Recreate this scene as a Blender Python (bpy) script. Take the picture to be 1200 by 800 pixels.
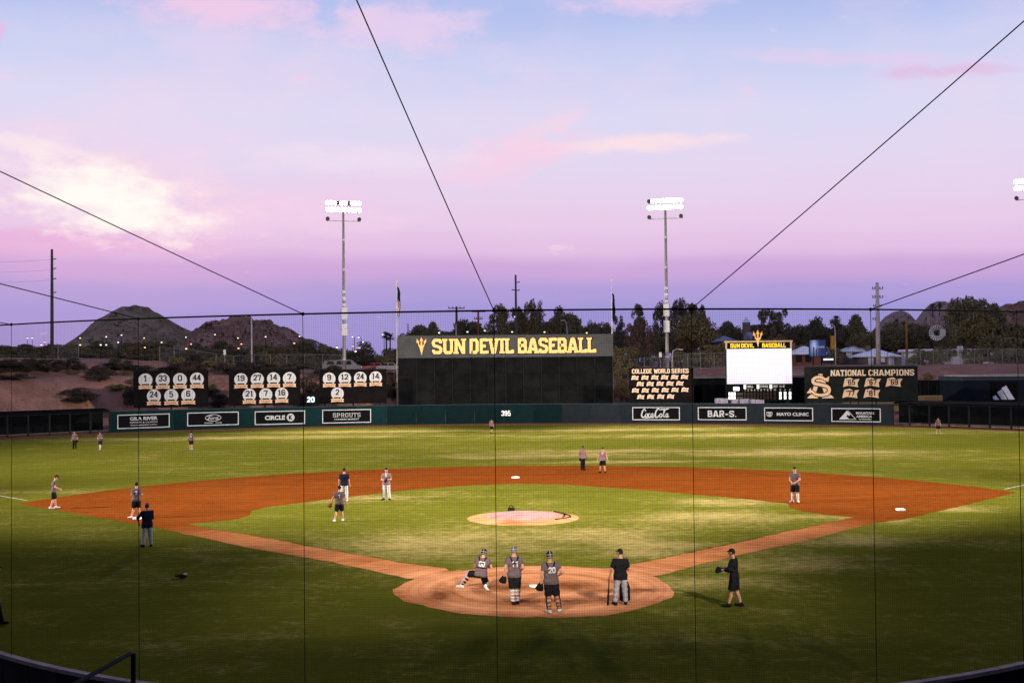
import bpy, bmesh, math, random
import numpy as np
from mathutils import Vector, Matrix
from mathutils.bvhtree import BVHTree
random.seed(7); np.random.seed(7)
for o in list(bpy.data.objects): bpy.data.objects.remove(o)
sc = bpy.context.scene
COL = sc.collection
R = math.radians

# ---------------------------------------------------------------- camera
CAM = np.array([-1.317, -39.088, 7.4305])
YAW, PITCH, ROLL, FPX = 0.014977, 0.022109, 0.009912, 1357.5      # focal length in pixels of a 1200 px wide picture
FW = np.array([math.sin(YAW)*math.cos(PITCH), math.cos(YAW)*math.cos(PITCH), math.sin(PITCH)])
RT = np.array([math.cos(YAW), -math.sin(YAW), 0.0]); UP = np.cross(RT, FW)
cr, sr = math.cos(ROLL), math.sin(ROLL)
RC = RT*cr - UP*sr; UC = RT*sr + UP*cr
cam = bpy.data.cameras.new('camera'); camo = bpy.data.objects.new('camera', cam); COL.objects.link(camo)
cam.sensor_width = 36; cam.lens = 36*FPX/1200; cam.clip_start = 0.1; cam.clip_end = 20000
camo.matrix_world = Matrix(((RC[0], UC[0], -FW[0], CAM[0]), (RC[1], UC[1], -FW[1], CAM[1]), (RC[2], UC[2], -FW[2], CAM[2]), (0, 0, 0, 1)))
sc.camera = camo
def ray(u, v):
    return FW + RC*((u-600)/FPX) - UC*((v-400)/FPX)
def at(u, v, Y):
    d = ray(u, v); t = (Y-CAM[1])/d[1]; return CAM + d*t
def atz(u, v, z=0):
    d = ray(u, v); t = (z-CAM[2])/d[2]; return CAM + d*t
def ppm(Y): return FPX/(Y-CAM[1])                 # picture pixels per metre at a distance

# ---------------------------------------------------------------- node helper
class X:
    """socket wrapper with arithmetic"""
    def __init__(s, nt, v): s.nt, s.v = nt, v
    def _m(s, op, *a, clamp=False):
        n = s.nt.nodes.new('ShaderNodeMath'); n.operation = op; n.use_clamp = clamp
        for i, q in enumerate((s,)+a):
            q = q.v if isinstance(q, X) else q
            if isinstance(q, (int, float)): n.inputs[i].default_value = q
            else: s.nt.links.new(q, n.inputs[i])
        return X(s.nt, n.outputs[0])
    def __add__(s, o): return s._m('ADD', o)
    def __radd__(s, o): return s._m('ADD', o)
    def __sub__(s, o): return s._m('SUBTRACT', o)
    def __rsub__(s, o): return X(s.nt, o)._m('SUBTRACT', s)
    def __mul__(s, o): return s._m('MULTIPLY', o)
    def __rmul__(s, o): return s._m('MULTIPLY', o)
    def __truediv__(s, o): return s._m('DIVIDE', o)
    def clamp(s): return s._m('ADD', 0.0, clamp=True)
    def max(s, o): return s._m('MAXIMUM', o)
    def min(s, o): return s._m('MINIMUM', o)
    def sqrt(s): return s._m('SQRT')
    def abs(s): return s._m('ABSOLUTE')
    def exp(s): return s._m('EXPONENT')
    def asin(s): return s._m('ARCSINE')
    def atan2(s, o): return s._m('ARCTAN2', o)
    def step(s, a, b):                            # smoothstep a..b
        n = s.nt.nodes.new('ShaderNodeMapRange'); n.interpolation_type = 'SMOOTHSTEP'
        s.nt.links.new(s.v, n.inputs[0]); n.inputs[1].default_value = a; n.inputs[2].default_value = b
        return X(s.nt, n.outputs[0])
def nmix(nt, f, a, b, blend='MIX'):
    n = nt.nodes.new('ShaderNodeMix'); n.data_type = 'RGBA'; n.blend_type = blend
    for i, q in ((0, f), (6, a), (7, b)):
        q = q.v if isinstance(q, X) else q
        if isinstance(q, (int, float)): n.inputs[i].default_value = q
        elif isinstance(q, (tuple, list)): n.inputs[i].default_value = (*q[:3], 1)
        else: nt.links.new(q, n.inputs[i])
    return n.outputs[2]
def ncomb(nt, x, y, z=0.0):
    n = nt.nodes.new('ShaderNodeCombineXYZ')
    for i, q in enumerate((x, y, z)):
        q = q.v if isinstance(q, X) else q
        if isinstance(q, (int, float)): n.inputs[i].default_value = q
        else: nt.links.new(q, n.inputs[i])
    return n.outputs[0]
def nnoise(nt, vec, scale, detail=4, rough=.55, dist=0.0):
    n = nt.nodes.new('ShaderNodeTexNoise'); n.inputs['Scale'].default_value = scale
    n.inputs['Detail'].default_value = detail; n.inputs['Roughness'].default_value = rough
    n.inputs['Distortion'].default_value = dist
    if vec is not None: nt.links.new(vec, n.inputs['Vector'])
    return X(nt, n.outputs[0])
def s2l(r, g, b):
    f = lambda c: c/12.92 if c <= .04045 else ((c+.055)/1.055)**2.4
    return (f(r/255), f(g/255), f(b/255))

# ---------------------------------------------------------------- dusk sky
w = bpy.data.worlds.new('World'); sc.world = w; w.use_nodes = True
nt = w.node_tree; nt.nodes.clear()
tc = nt.nodes.new('ShaderNodeTexCoord'); sep = nt.nodes.new('ShaderNodeSeparateXYZ'); nt.links.new(tc.outputs['Generated'], sep.inputs[0])
dx, dy, dz = (X(nt, sep.outputs[i]) for i in range(3))
az = dx.atan2(dy)*57.2958; el = dz.asin()*57.2958
warp = nnoise(nt, ncomb(nt, az*.05, el*.12), 1.0, 3, .6)
warp2 = nnoise(nt, ncomb(nt, az*.05+31, el*.12+7), 1.0, 3, .6)
elw = el + (warp-.5)*1.9 + az*.012
pos = (elw.max(0.0)/90).sqrt()
ramp = nt.nodes.new('ShaderNodeValToRGB'); nt.links.new(pos.v, ramp.inputs[0]); cr_ = ramp.color_ramp; cr_.interpolation = 'EASE'
SKY = [(0, (138, 134, 204)), (2.5, (158, 150, 216)), (3.6, (174, 157, 217)), (4.8, (204, 167, 219)), (5.9, (226, 192, 229)), (7.2, (231, 203, 233)), (8.6, (230, 210, 237)),
       (10.2, (226, 215, 241)), (12, (218, 217, 244)), (14.5, (203, 209, 243)), (17.5, (178, 192, 238)), (28, (142, 157, 212)), (90, (84, 97, 150))]
while len(cr_.elements) < len(SKY): cr_.elements.new(.5)
for e, (a, c) in zip(cr_.elements, SKY): e.position = math.sqrt(a/90); e.color = (*s2l(*c), 1)
skyc = ramp.outputs[0]
NA = nnoise(nt, ncomb(nt, az*.15+warp*1.5, el*.42+warp2*1.5), 1.0, 4, .62); NB = nnoise(nt, ncomb(nt, az*.42+warp2*2+5, el*.95+warp*2), 1.0, 5, .66)
AE = ncomb(nt, az, el); NT = (NA*.5+NB*.5-.5)*1.9
def cloud(c, azc, elc, sa, se, col, amt, ang=0.0, thr=(.20, .78)):
    """a bank of cloud lit by the sunset, at a compass direction and height in the sky"""
    mp = nt.nodes.new('ShaderNodeMapping'); mp.vector_type = 'TEXTURE'; nt.links.new(AE, mp.inputs[0])
    mp.inputs['Location'].default_value = (azc, elc, 0); mp.inputs['Rotation'].default_value = (0, 0, R(ang)); mp.inputs['Scale'].default_value = (sa, se, 1)
    ln = nt.nodes.new('ShaderNodeVectorMath'); ln.operation = 'LENGTH'; nt.links.new(mp.outputs[0], ln.inputs[0])
    g = nt.nodes.new('ShaderNodeMapRange'); g.interpolation_type = 'SMOOTHSTEP'; nt.links.new(ln.outputs['Value'], g.inputs[0]); g.inputs[1].default_value = 1.75; g.inputs[2].default_value = 0; g.inputs[4].default_value = .72
    st = nt.nodes.new('ShaderNodeMapRange'); st.interpolation_type = 'SMOOTHSTEP'; nt.links.new((X(nt, g.outputs[0])+NT).v, st.inputs[0]); st.inputs[1].default_value = thr[0]; st.inputs[2].default_value = thr[1]; st.inputs[4].default_value = amt
    return nmix(nt, X(nt, st.outputs[0]), c, col)
# high thin veil, all round the sky
skyc = nmix(nt, ((warp2+NT*.25).step(.44, .74)*el.step(5, 10)*(1-el.step(24, 60))*.5).clamp(), skyc, s2l(238, 214, 238))
for q in ((-20.5, 6.0, 9, .9, (230, 168, 216), .6, 1, .4), (-11, 7.7, 9, 1.7, (240, 206, 234), .8, 2, .4), (-18.2, 8.5, 7.2, 2.6, (246, 216, 232), .95, -6, .5), (-18.6, 8.1, 4.9, 1.9, (255, 251, 245), 1.0, -8, .55),
          (-22, 10.3, 4.5, .55, (249, 230, 238), .8, -6, .5), (6.5, 10.8, 6.0, .5, (250, 224, 232), .95, 1, .5), (1.0, 10.2, 4.4, 1.2, (247, 208, 230), .85, 14, .5), (3.2, 11.9, 2.6, .6, (246, 214, 232), .6, 24, .5), (-6.5, 10.2, 7, .9, (242, 224, 240), .6, 0, .5),
          (-12.5, 17.0, 6, 1.2, (240, 204, 234), .9, -2, .5), (-5.0, 16.4, 5.5, 1.4, (236, 208, 238), .75, -4, .5), (-23.2, 17.5, 2.2, .8, (236, 190, 228), .8, 0, .5), (-23.2, 15.0, .9, .4, (230, 186, 228), .9, 50, .6),
          (7.6, 17.5, 4.2, 1.0, (238, 208, 238), .8, 2, .5), (17.5, 14.2, 7, .45, (230, 206, 236), .6, -6, .4), (22.0, 13.3, 4.5, .4, (226, 182, 224), .7, -4, .4)):
    skyc = cloud(skyc, *q[:4], s2l(*q[4]), *q[5:7])
nish = nt.nodes.new('ShaderNodeTexSky'); nish.sky_type = 'NISHITA'; nish.sun_disc = False
nish.sun_elevation = R(1.0); nish.sun_rotation = R(-20)
skyc = nmix(nt, .004, skyc, nish.outputs[0])
bg = nt.nodes.new('ShaderNodeBackground'); nt.links.new(skyc, bg.inputs[0]); bg.inputs[1].default_value = 1.0
wo = nt.nodes.new('ShaderNodeOutputWorld'); nt.links.new(bg.outputs[0], wo.inputs[0])
# the sun has set: no sun lamp; the ground is lit by the sky and by the floodlight towers further down
vs = sc.view_settings; vs.view_transform = 'Standard'; vs.look = 'None'; vs.gamma = 1; vs.use_curve_mapping = False; vs.exposure = 0.0
sc.render.engine = 'CYCLES'
sc.cycles.max_bounces = 5; sc.cycles.diffuse_bounces = 3; sc.cycles.glossy_bounces = 2

# ---------------------------------------------------------------- materials
MATS = {}
def mat(name, col, rough=.8, var=.15, scale=3.0, bump=0.0, metal=0.0, emit=0.0, ecol=None, spec=.0, world=False, rnd=0.0):
    if name in MATS: return MATS[name]
    m = bpy.data.materials.new(name); m.use_nodes = True; t = m.node_tree
    b = t.nodes['Principled BSDF']; MATS[name] = m
    b.inputs['Roughness'].default_value = rough; b.inputs['Metallic'].default_value = metal
    b.inputs['Specular IOR Level'].default_value = spec
    co = t.nodes.new('ShaderNodeTexCoord').outputs['Object'] if not world else t.nodes.new('ShaderNodeNewGeometry').outputs['Position']
    n = nnoise(t, co, scale, 5, .6)
    hi = tuple(min(1, c*(1+var)) for c in col); lo = tuple(c*(1-var) for c in col)
    c = nmix(t, n.step(.3, .7), lo, hi)
    if rnd:
        oi = t.nodes.new('ShaderNodeObjectInfo'); r = X(t, oi.outputs['Random'])
        hs = t.nodes.new('ShaderNodeHueSaturation'); t.links.new(c, hs.inputs['Color'])
        t.links.new((1-rnd+r*(2*rnd)).v, hs.inputs['Value']); c = hs.outputs[0]
    t.links.new(c, b.inputs['Base Color'])
    if bump:
        bp = t.nodes.new('ShaderNodeBump'); bp.inputs['Strength'].default_value = bump; bp.inputs['Distance'].default_value = .05
        n2 = nnoise(t, co, scale*4, 6, .65); t.links.new(n2.v, bp.inputs['Height']); t.links.new(bp.outputs[0], b.inputs['Normal'])
    if emit:
        b.inputs['Emission Color'].default_value = (*(ecol or col), 1); b.inputs['Emission Strength'].default_value = emit
    return m

# ---------------------------------------------------------------- mesh helper
def mesh_np(name, V, F, material, parent=None, smooth=False):
    me = bpy.data.meshes.new(name)
    V = np.asarray(V, np.float32); F = np.asarray(F, np.int32)
    me.vertices.add(len(V)); me.vertices.foreach_set('co', V.ravel())
    k = F.shape[1]
    me.loops.add(F.size); me.loops.foreach_set('vertex_index', F.ravel())
    me.polygons.add(len(F)); me.polygons.foreach_set('loop_start', np.arange(0, F.size, k, dtype=np.int32))
    if smooth: me.polygons.foreach_set('use_smooth', np.ones(len(F), bool))
    me.update(calc_edges=True); me.validate()
    return link(name, me, material, parent)
def link(name, me, material, parent=None):
    if material is not None and not me.materials: me.materials.append(material)
    o = bpy.data.objects.new(name, me); COL.objects.link(o)
    if parent is not None: o.parent = parent
    return o
class MB:
    def __init__(s): s.v, s.f = [], []
    def add(s, V, F):
        b = len(s.v); s.v += [tuple(map(float, p)) for p in V]; s.f += [tuple(b+i for i in q) for q in F]; return s
    def box(s, c, d, rz=0.0, rx=0.0):
        x, y, z = d[0]/2, d[1]/2, d[2]/2
        M = Matrix.Rotation(rz, 3, 'Z') @ Matrix.Rotation(rx, 3, 'X')
        P = [Vector(c)+M @ Vector((a*x, b*y, e*z)) for e in (-1, 1) for a, b in ((-1, -1), (1, -1), (1, 1), (-1, 1))]
        return s.add(P, [(3, 2, 1, 0), (4, 5, 6, 7), (0, 1, 5, 4), (1, 2, 6, 5), (2, 3, 7, 6), (3, 0, 4, 7)])
    def tube(s, pts, r, n=8, caps=True):
        pts = [Vector(p) for p in pts]; m = len(pts)
        rs = r if isinstance(r, (list, tuple)) else [r]*m
        t0 = (pts[1]-pts[0]).normalized(); a = t0.orthogonal().normalized(); P = []
        for i, p in enumerate(pts):
            t = (pts[min(i+1, m-1)]-pts[max(i-1, 0)]).normalized()
            a = (a-t*a.dot(t)).normalized(); b = t.cross(a)
            P += [p+(a*math.cos(2*math.pi*k/n)+b*math.sin(2*math.pi*k/n))*rs[i] for k in range(n)]
        F = [(i*n+k, i*n+(k+1) % n, (i+1)*n+(k+1) % n, (i+1)*n+k) for i in range(m-1) for k in range(n)]
        if caps: F += [tuple(range(n))[::-1], tuple(range((m-1)*n, m*n))]
        return s.add(P, F)
    def ball(s, c, r, n=8, m=6):
        r = r if isinstance(r, (tuple, list)) else (r, r, r)
        P = [(c[0], c[1], c[2]-r[2])]
        for i in range(1, m):
            a = math.pi*i/m-math.pi/2
            P += [(c[0]+r[0]*math.cos(a)*math.cos(2*math.pi*k/n), c[1]+r[1]*math.cos(a)*math.sin(2*math.pi*k/n), c[2]+r[2]*math.sin(a)) for k in range(n)]
        P.append((c[0], c[1], c[2]+r[2])); L = len(P)-1
        F = [(0, 1+(k+1) % n, 1+k) for k in range(n)]+[(L, L-n+k, L-n+(k+1) % n) for k in range(n)]
        F += [(1+i*n+k, 1+i*n+(k+1) % n, 1+(i+1)*n+(k+1) % n, 1+(i+1)*n+k) for i in range(m-2) for k in range(n)]
        return s.add(P, F)
    def plate(s, pts, y0, y1):
        """polygon in x,z, extruded from y0 (front, towards -y) back to y1"""
        n = len(pts); A = sum(pts[i][0]*pts[(i+1) % n][1]-pts[(i+1) % n][0]*pts[i][1] for i in range(n))
        if A < 0: pts = pts[::-1]
        P = [(x, y0, z) for x, z in pts]+[(x, y1, z) for x, z in pts]
        F = [tuple(range(n)), tuple(range(2*n-1, n-1, -1))]+[(i, i+n, (i+1) % n+n, (i+1) % n) for i in range(n)]
        return s.add(P, F)
    def sheet(s, pts, z=0.0):
        return s.add([(p[0], p[1], z) for p in pts], [tuple(range(len(pts)))])
    def build(s, name, material, parent=None, smooth=False):
        me = bpy.data.meshes.new(name); me.from_pydata(s.v, [], s.f); me.update()
        if smooth: me.polygons.foreach_set('use_smooth', [True]*len(me.polygons))
        return link(name, me, material, parent)
def tag(o, label=None, cat=None, group=None, kind=None):
    if label: o['label'] = label
    if cat: o['category'] = cat
    if group: o['group'] = group
    if kind: o['kind'] = kind
    return o
def thing(name, label, cat, loc=(0, 0, 0), rz=0.0, group=None):
    o = bpy.data.objects.new(name, None); COL.objects.link(o); o.empty_display_size = .2
    o.location = tuple(map(float, loc)); o.rotation_euler = (0, 0, rz)
    return tag(o, label, cat, group)
def share(o, parent, loc=(0, 0, 0), rot=None, scale=None):
    c = o.copy(); COL.objects.link(c); c.parent = parent; c.location = loc
    if rot is not None: c.rotation_euler = rot
    if scale is not None: c.scale = scale
    return c
def copy_tree(o, parent=None):
    c = o.copy(); COL.objects.link(c); c.parent = parent
    for ch in list(o.children): copy_tree(ch, c)
    return c

# ---------------------------------------------------------------- lettering
G = {}
def _g(ch, w, *st, serif=()): G[ch] = (w, st, serif)
# strokes on a 1 x 1 cell (x is scaled by the letter's width)
_g('S', .62, [(.88, .70), (.88, .82), (.76, .91), (.24, .91), (.11, .80), (.11, .64), (.24, .55), (.76, .45), (.89, .36), (.89, .20), (.76, .09), (.24, .09), (.12, .18), (.12, .30)])
_g('U', .66, [(.17, 1), (.17, .2), (.28, .09), (.72, .09), (.83, .2), (.83, 1)], serif=((.17, 1), (.83, 1)))
_g('N', .70, [(.15, 0), (.15, 1)], [(.17, .97), (.83, .03)], [(.85, 0), (.85, 1)], serif=((.15, 0), (.85, 1)))
_g('D', .66, [(.20, .09), (.70, .09), (.85, .22), (.85, .78), (.70, .91), (.20, .91)], [(.18, 0), (.18, 1)])
_g('E', .58, [(.20, 0), (.20, 1)], [(.2, .09), (.96, .09)], [(.2, .5), (.78, .5)], [(.2, .91), (.94, .91)], [(.92, .2), (.92, .0)], [(.9, .8), (.9, 1)])
_g('V', .72, [(.13, 1), (.44, .0)], [(.56, .0), (.87, 1)], [(.42, .07), (.58, .07)], serif=((.14, 1), (.86, 1)))
_g('I', .34, [(.5, 0), (.5, 1)], serif=((.5, 0), (.5, 1)))
_g('L', .56, [(.2, 0), (.2, 1)], [(.2, .09), (.97, .09)], [(.92, .24), (.92, .0)], serif=((.2, 1),))
_g('B', .66, [(.20, .09), (.72, .09), (.86, .19), (.86, .42), (.76, .51), (.2, .51)], [(.7, .51), (.82, .60), (.82, .81), (.70, .91), (.20, .91)], [(.18, 0), (.18, 1)])
_g('A', .74, [(.12, 0), (.44, .97)], [(.56, .97), (.88, 0)], [(.28, .27), (.72, .27)], [(.40, .92), (.60, .92)], serif=((.12, 0), (.88, 0)))
_g('C', .64, [(.86, .68), (.86, .80), (.73, .91), (.27, .91), (.14, .79), (.14, .21), (.27, .09), (.73, .09), (.86, .20), (.86, .32)])
_g('O', .66, [(.5, .09), (.73, .09), (.86, .21), (.86, .79), (.73, .91), (.27, .91), (.14, .79), (.14, .21), (.27, .09), (.5, .09)])
_g('G', .66, [(.86, .70), (.86, .80), (.73, .91), (.27, .91), (.14, .79), (.14, .21), (.27, .09), (.73, .09), (.86, .20), (.86, .44), (.55, .44)])
_g('W', .95, [(.09, 1), (.27, 0)], [(.29, 0), (.48, .85)], [(.52, .85), (.71, 0)], [(.73, 0), (.91, 1)], serif=((.1, 1), (.9, 1)))
_g('R', .68, [(.2, .47), (.72, .47), (.84, .58), (.84, .80), (.72, .91), (.2, .91)], [(.18, 0), (.18, 1)], [(.56, .47), (.86, 0)], serif=((.18, 0),))
_g('P', .64, [(.2, .42), (.72, .42), (.86, .54), (.86, .79), (.72, .91), (.2, .91)], [(.18, 0), (.18, 1)], serif=((.18, 0),))
_g('T', .62, [(.5, 0), (.5, .9)], [(.03, .91), (.97, .91)], [(.09, .78), (.09, .98)], [(.91, .78), (.91, .98)], serif=((.5, 0),))
_g('H', .70, [(.18, 0), (.18, 1)], [(.82, 0), (.82, 1)], [(.18, .5), (.82, .5)], serif=((.18, 0), (.18, 1), (.82, 0), (.82, 1)))
_g('M', .86, [(.14, 0), (.14, 1)], [(.16, .97), (.48, .25)], [(.52, .25), (.84, .97)], [(.86, 0), (.86, 1)], serif=((.14, 0), (.86, 0)))
_g('F', .56, [(.2, 0), (.2, 1)], [(.2, .5), (.78, .5)], [(.2, .91), (.94, .91)], serif=((.2, 0),))
_g('K', .70, [(.18, 0), (.18, 1)], [(.22, .42), (.84, 1)], [(.42, .6), (.86, 0)], serif=((.18, 0), (.18, 1)))
_g('0', .60, [(.5, .09), (.72, .09), (.86, .21), (.86, .79), (.72, .91), (.28, .91), (.14, .79), (.14, .21), (.28, .09), (.5, .09)])
_g('1', .40, [(.55, 0), (.55, 1)], [(.12, .76), (.55, .94)], serif=((.55, 0),))
_g('2', .60, [(.14, .68), (.14, .80), (.28, .91), (.72, .91), (.86, .79), (.86, .62), (.16, .12), (.9, .09)])
_g('3', .60, [(.14, .72), (.14, .80), (.28, .91), (.72, .91), (.86, .79), (.86, .62), (.72, .51), (.45, .51)], [(.7, .5), (.86, .39), (.86, .21), (.72, .09), (.28, .09), (.14, .2), (.14, .29)])
_g('4', .64, [(.70, 0), (.70, 1)], [(.66, .95), (.10, .34), (.98, .27)])
_g('5', .60, [(.84, .91), (.2, .91), (.17, .55), (.72, .58), (.86, .46), (.86, .21), (.72, .09), (.28, .09), (.14, .2), (.14, .27)])
_g('6', .60, [(.84, .74), (.84, .80), (.72, .91), (.28, .91), (.14, .79), (.14, .21), (.28, .09), (.72, .09), (.86, .21), (.86, .42), (.72, .53), (.2, .53)])
_g('7', .58, [(.08, .91), (.90, .91), (.42, 0)], [(.12, .75), (.12, .98)])
_g('8', .60, [(.5, .51), (.28, .51), (.16, .62), (.16, .8), (.28, .91), (.72, .91), (.84, .8), (.84, .62), (.72, .51), (.28, .51), (.14, .39), (.14, .2), (.28, .09), (.72, .09), (.86, .2), (.86, .39), (.72, .51)])
_g('9', .60, [(.16, .26), (.16, .20), (.28, .09), (.72, .09), (.86, .21), (.86, .79), (.72, .91), (.28, .91), (.14, .79), (.14, .58), (.28, .47), (.8, .47)])
_g("'", .22, [(.5, .75), (.5, 1)])
_g('-', .5, [(.1, .42), (.9, .42)])
_g('.', .28, [(.3, .09), (.7, .09)])
_g(':', .28, [(.3, .25), (.7, .25)], [(.3, .7), (.7, .7)])
_g(' ', .34)
def block_width(s, H, gap=.09): return sum(G[c][0]+gap for c in s)*H-gap*H
def block(mb, s, x, z, H, width=None, tw=.19, y=-.02, th=.02, gap=.09, serif=True, grow=0.0, weave=.0012):
    """slab block lettering, centred on x, baseline z, cap height H, laid in the local x,z plane at depth y"""
    W0 = block_width(s, H, gap); k = (width/W0) if width else 1.0
    cx = x-W0*k/2; j = 0
    for c in s:
        wd, st, sf = G[c]; wch = wd*H*k
        P = lambda p: Vector((cx+p[0]*wch, z+p[1]*H))
        t = tw*H+grow
        for line in st:
            pts = [P(p) for p in line]
            # keep end strokes square to the cell
            for i in range(len(pts)-1):
                a, b = pts[i], pts[i+1]; d = (b-a)
                if d.length < 1e-6: continue
                d.normalize(); nn = Vector((-d.y, d.x))*t/2
                def mit(q, other):
                    if other is None: return None
                    e = other; e = e.normalized(); bis = (d+e)
                    if bis.length < .2: return None
                    bis.normalize(); m = Vector((-bis.y, bis.x)); return m*(t/2/max(.35, m.dot(nn.normalized())))
                ma = mit(a, pts[i]-pts[i-1]) if i > 0 else None
                mb_ = mit(b, pts[i+2]-pts[i+1]) if i < len(pts)-2 else None
                na = ma or nn; nb = mb_ or nn
                ext = 0.0 if not grow else grow*.5
                A = a-d*(ext if i == 0 else 0); B = b+d*(ext if i == len(pts)-2 else 0)
                yy = y-weave*(j % 5); j += 1
                mb.plate([(A-na)[:], (B-nb)[:], (B+nb)[:], (A+na)[:]], yy, y+th)
        if serif:
            for p in sf:
                q = P(p); sw = t*1.75/2; hh = .13*H; z0 = q.y if p[1] < .5 else q.y-hh
                j += 1; yy = y-weave*(j % 5)-weave*.5
                mb.plate([(q.x-sw, z0-grow/2), (q.x+sw, z0-grow/2), (q.x+sw, z0+hh+grow/2), (q.x-sw, z0+hh+grow/2)], yy, y+th)
        cx += (wd+gap)*H*k
    return mb
def sans(name, s, x, z, H, width, material, parent, y=-.02, off=.02, shear=0.0, spacing=1.0):
    """plain lettering from the built-in font, cap height H, fitted to a width, standing in the local x,z plane"""
    cu = bpy.data.curves.new('t', 'FONT'); cu.body = s; cu.size = 1; cu.offset = off; cu.shear = shear; cu.space_character = spacing
    cu.extrude = .01; cu.resolution_u = 3
    ob = bpy.data.objects.new('t', cu); COL.objects.link(ob)
    dg = bpy.context.evaluated_depsgraph_get(); me = bpy.data.meshes.new_from_object(ob.evaluated_get(dg))
    bpy.data.objects.remove(ob); bpy.data.curves.remove(cu)
    n = len(me.vertices); V = np.empty(n*3, np.float32); me.vertices.foreach_get('co', V); V = V.reshape(-1, 3)
    lo, hi = V.min(0), V.max(0); k = (hi-lo); cap = .70+2*off
    W = np.empty_like(V); W[:, 0] = x+((V[:, 0]-lo[0])/k[0]-.5)*width; W[:, 2] = z+(V[:, 1]+off)/cap*H; W[:, 1] = y-V[:, 2]
    me.vertices.foreach_set('co', W.ravel()); me.update(); me.materials.clear()
    return link(name, me, material, parent)
def strokes(mb, lines, x, z, k, t, y=-.02, th=.02):
    """ribbon strokes through points (script lettering); widths may vary along the line"""
    j = 0
    for ln in lines:
        w_ = t
        if isinstance(ln, tuple): ln, w_ = ln
        P = [Vector((x+p[0]*k, z+p[1]*k)) for p in ln]; q = []
        for i in range(len(P)-1):                       # Catmull-Rom smoothing
            p0, p1, p2, p3 = P[max(i-1, 0)], P[i], P[i+1], P[min(i+2, len(P)-1)]
            for u in (0, .33, .67): q.append(.5*((2*p1)+(p2-p0)*u+(2*p0-5*p1+4*p2-p3)*u*u+(3*p1-p0-3*p2+p3)*u**3))
        q.append(P[-1]); N_ = len(q)
        L, Rr = [], []
        for i in range(N_):
            d = (q[min(i+1, N_-1)]-q[max(i-1, 0)]).normalized(); nn = Vector((-d.y, d.x))*w_/2*(.55+.45*math.sin(math.pi*min(1, max(0, i/(N_-1)))))
            L.append(q[i]+nn); Rr.append(q[i]-nn)
        yy = y-.002*(j % 6); j += 1
        V = [(p.x, yy, p.y) for p in L]+[(p.x, yy, p.y) for p in Rr]+[(p.x, y+th, p.y) for p in L]+[(p.x, y+th, p.y) for p in Rr]
        F = []
        for i in range(N_-1):
            F += [(i, N_+i, N_+i+1, i+1), (2*N_+i, 2*N_+i+1, 3*N_+i+1, 3*N_+i), (i, i+1, 2*N_+i+1, 2*N_+i), (N_+i, 3*N_+i, 3*N_+i+1, N_+i+1)]
        mb.add(V, F)
    return mb
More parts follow.
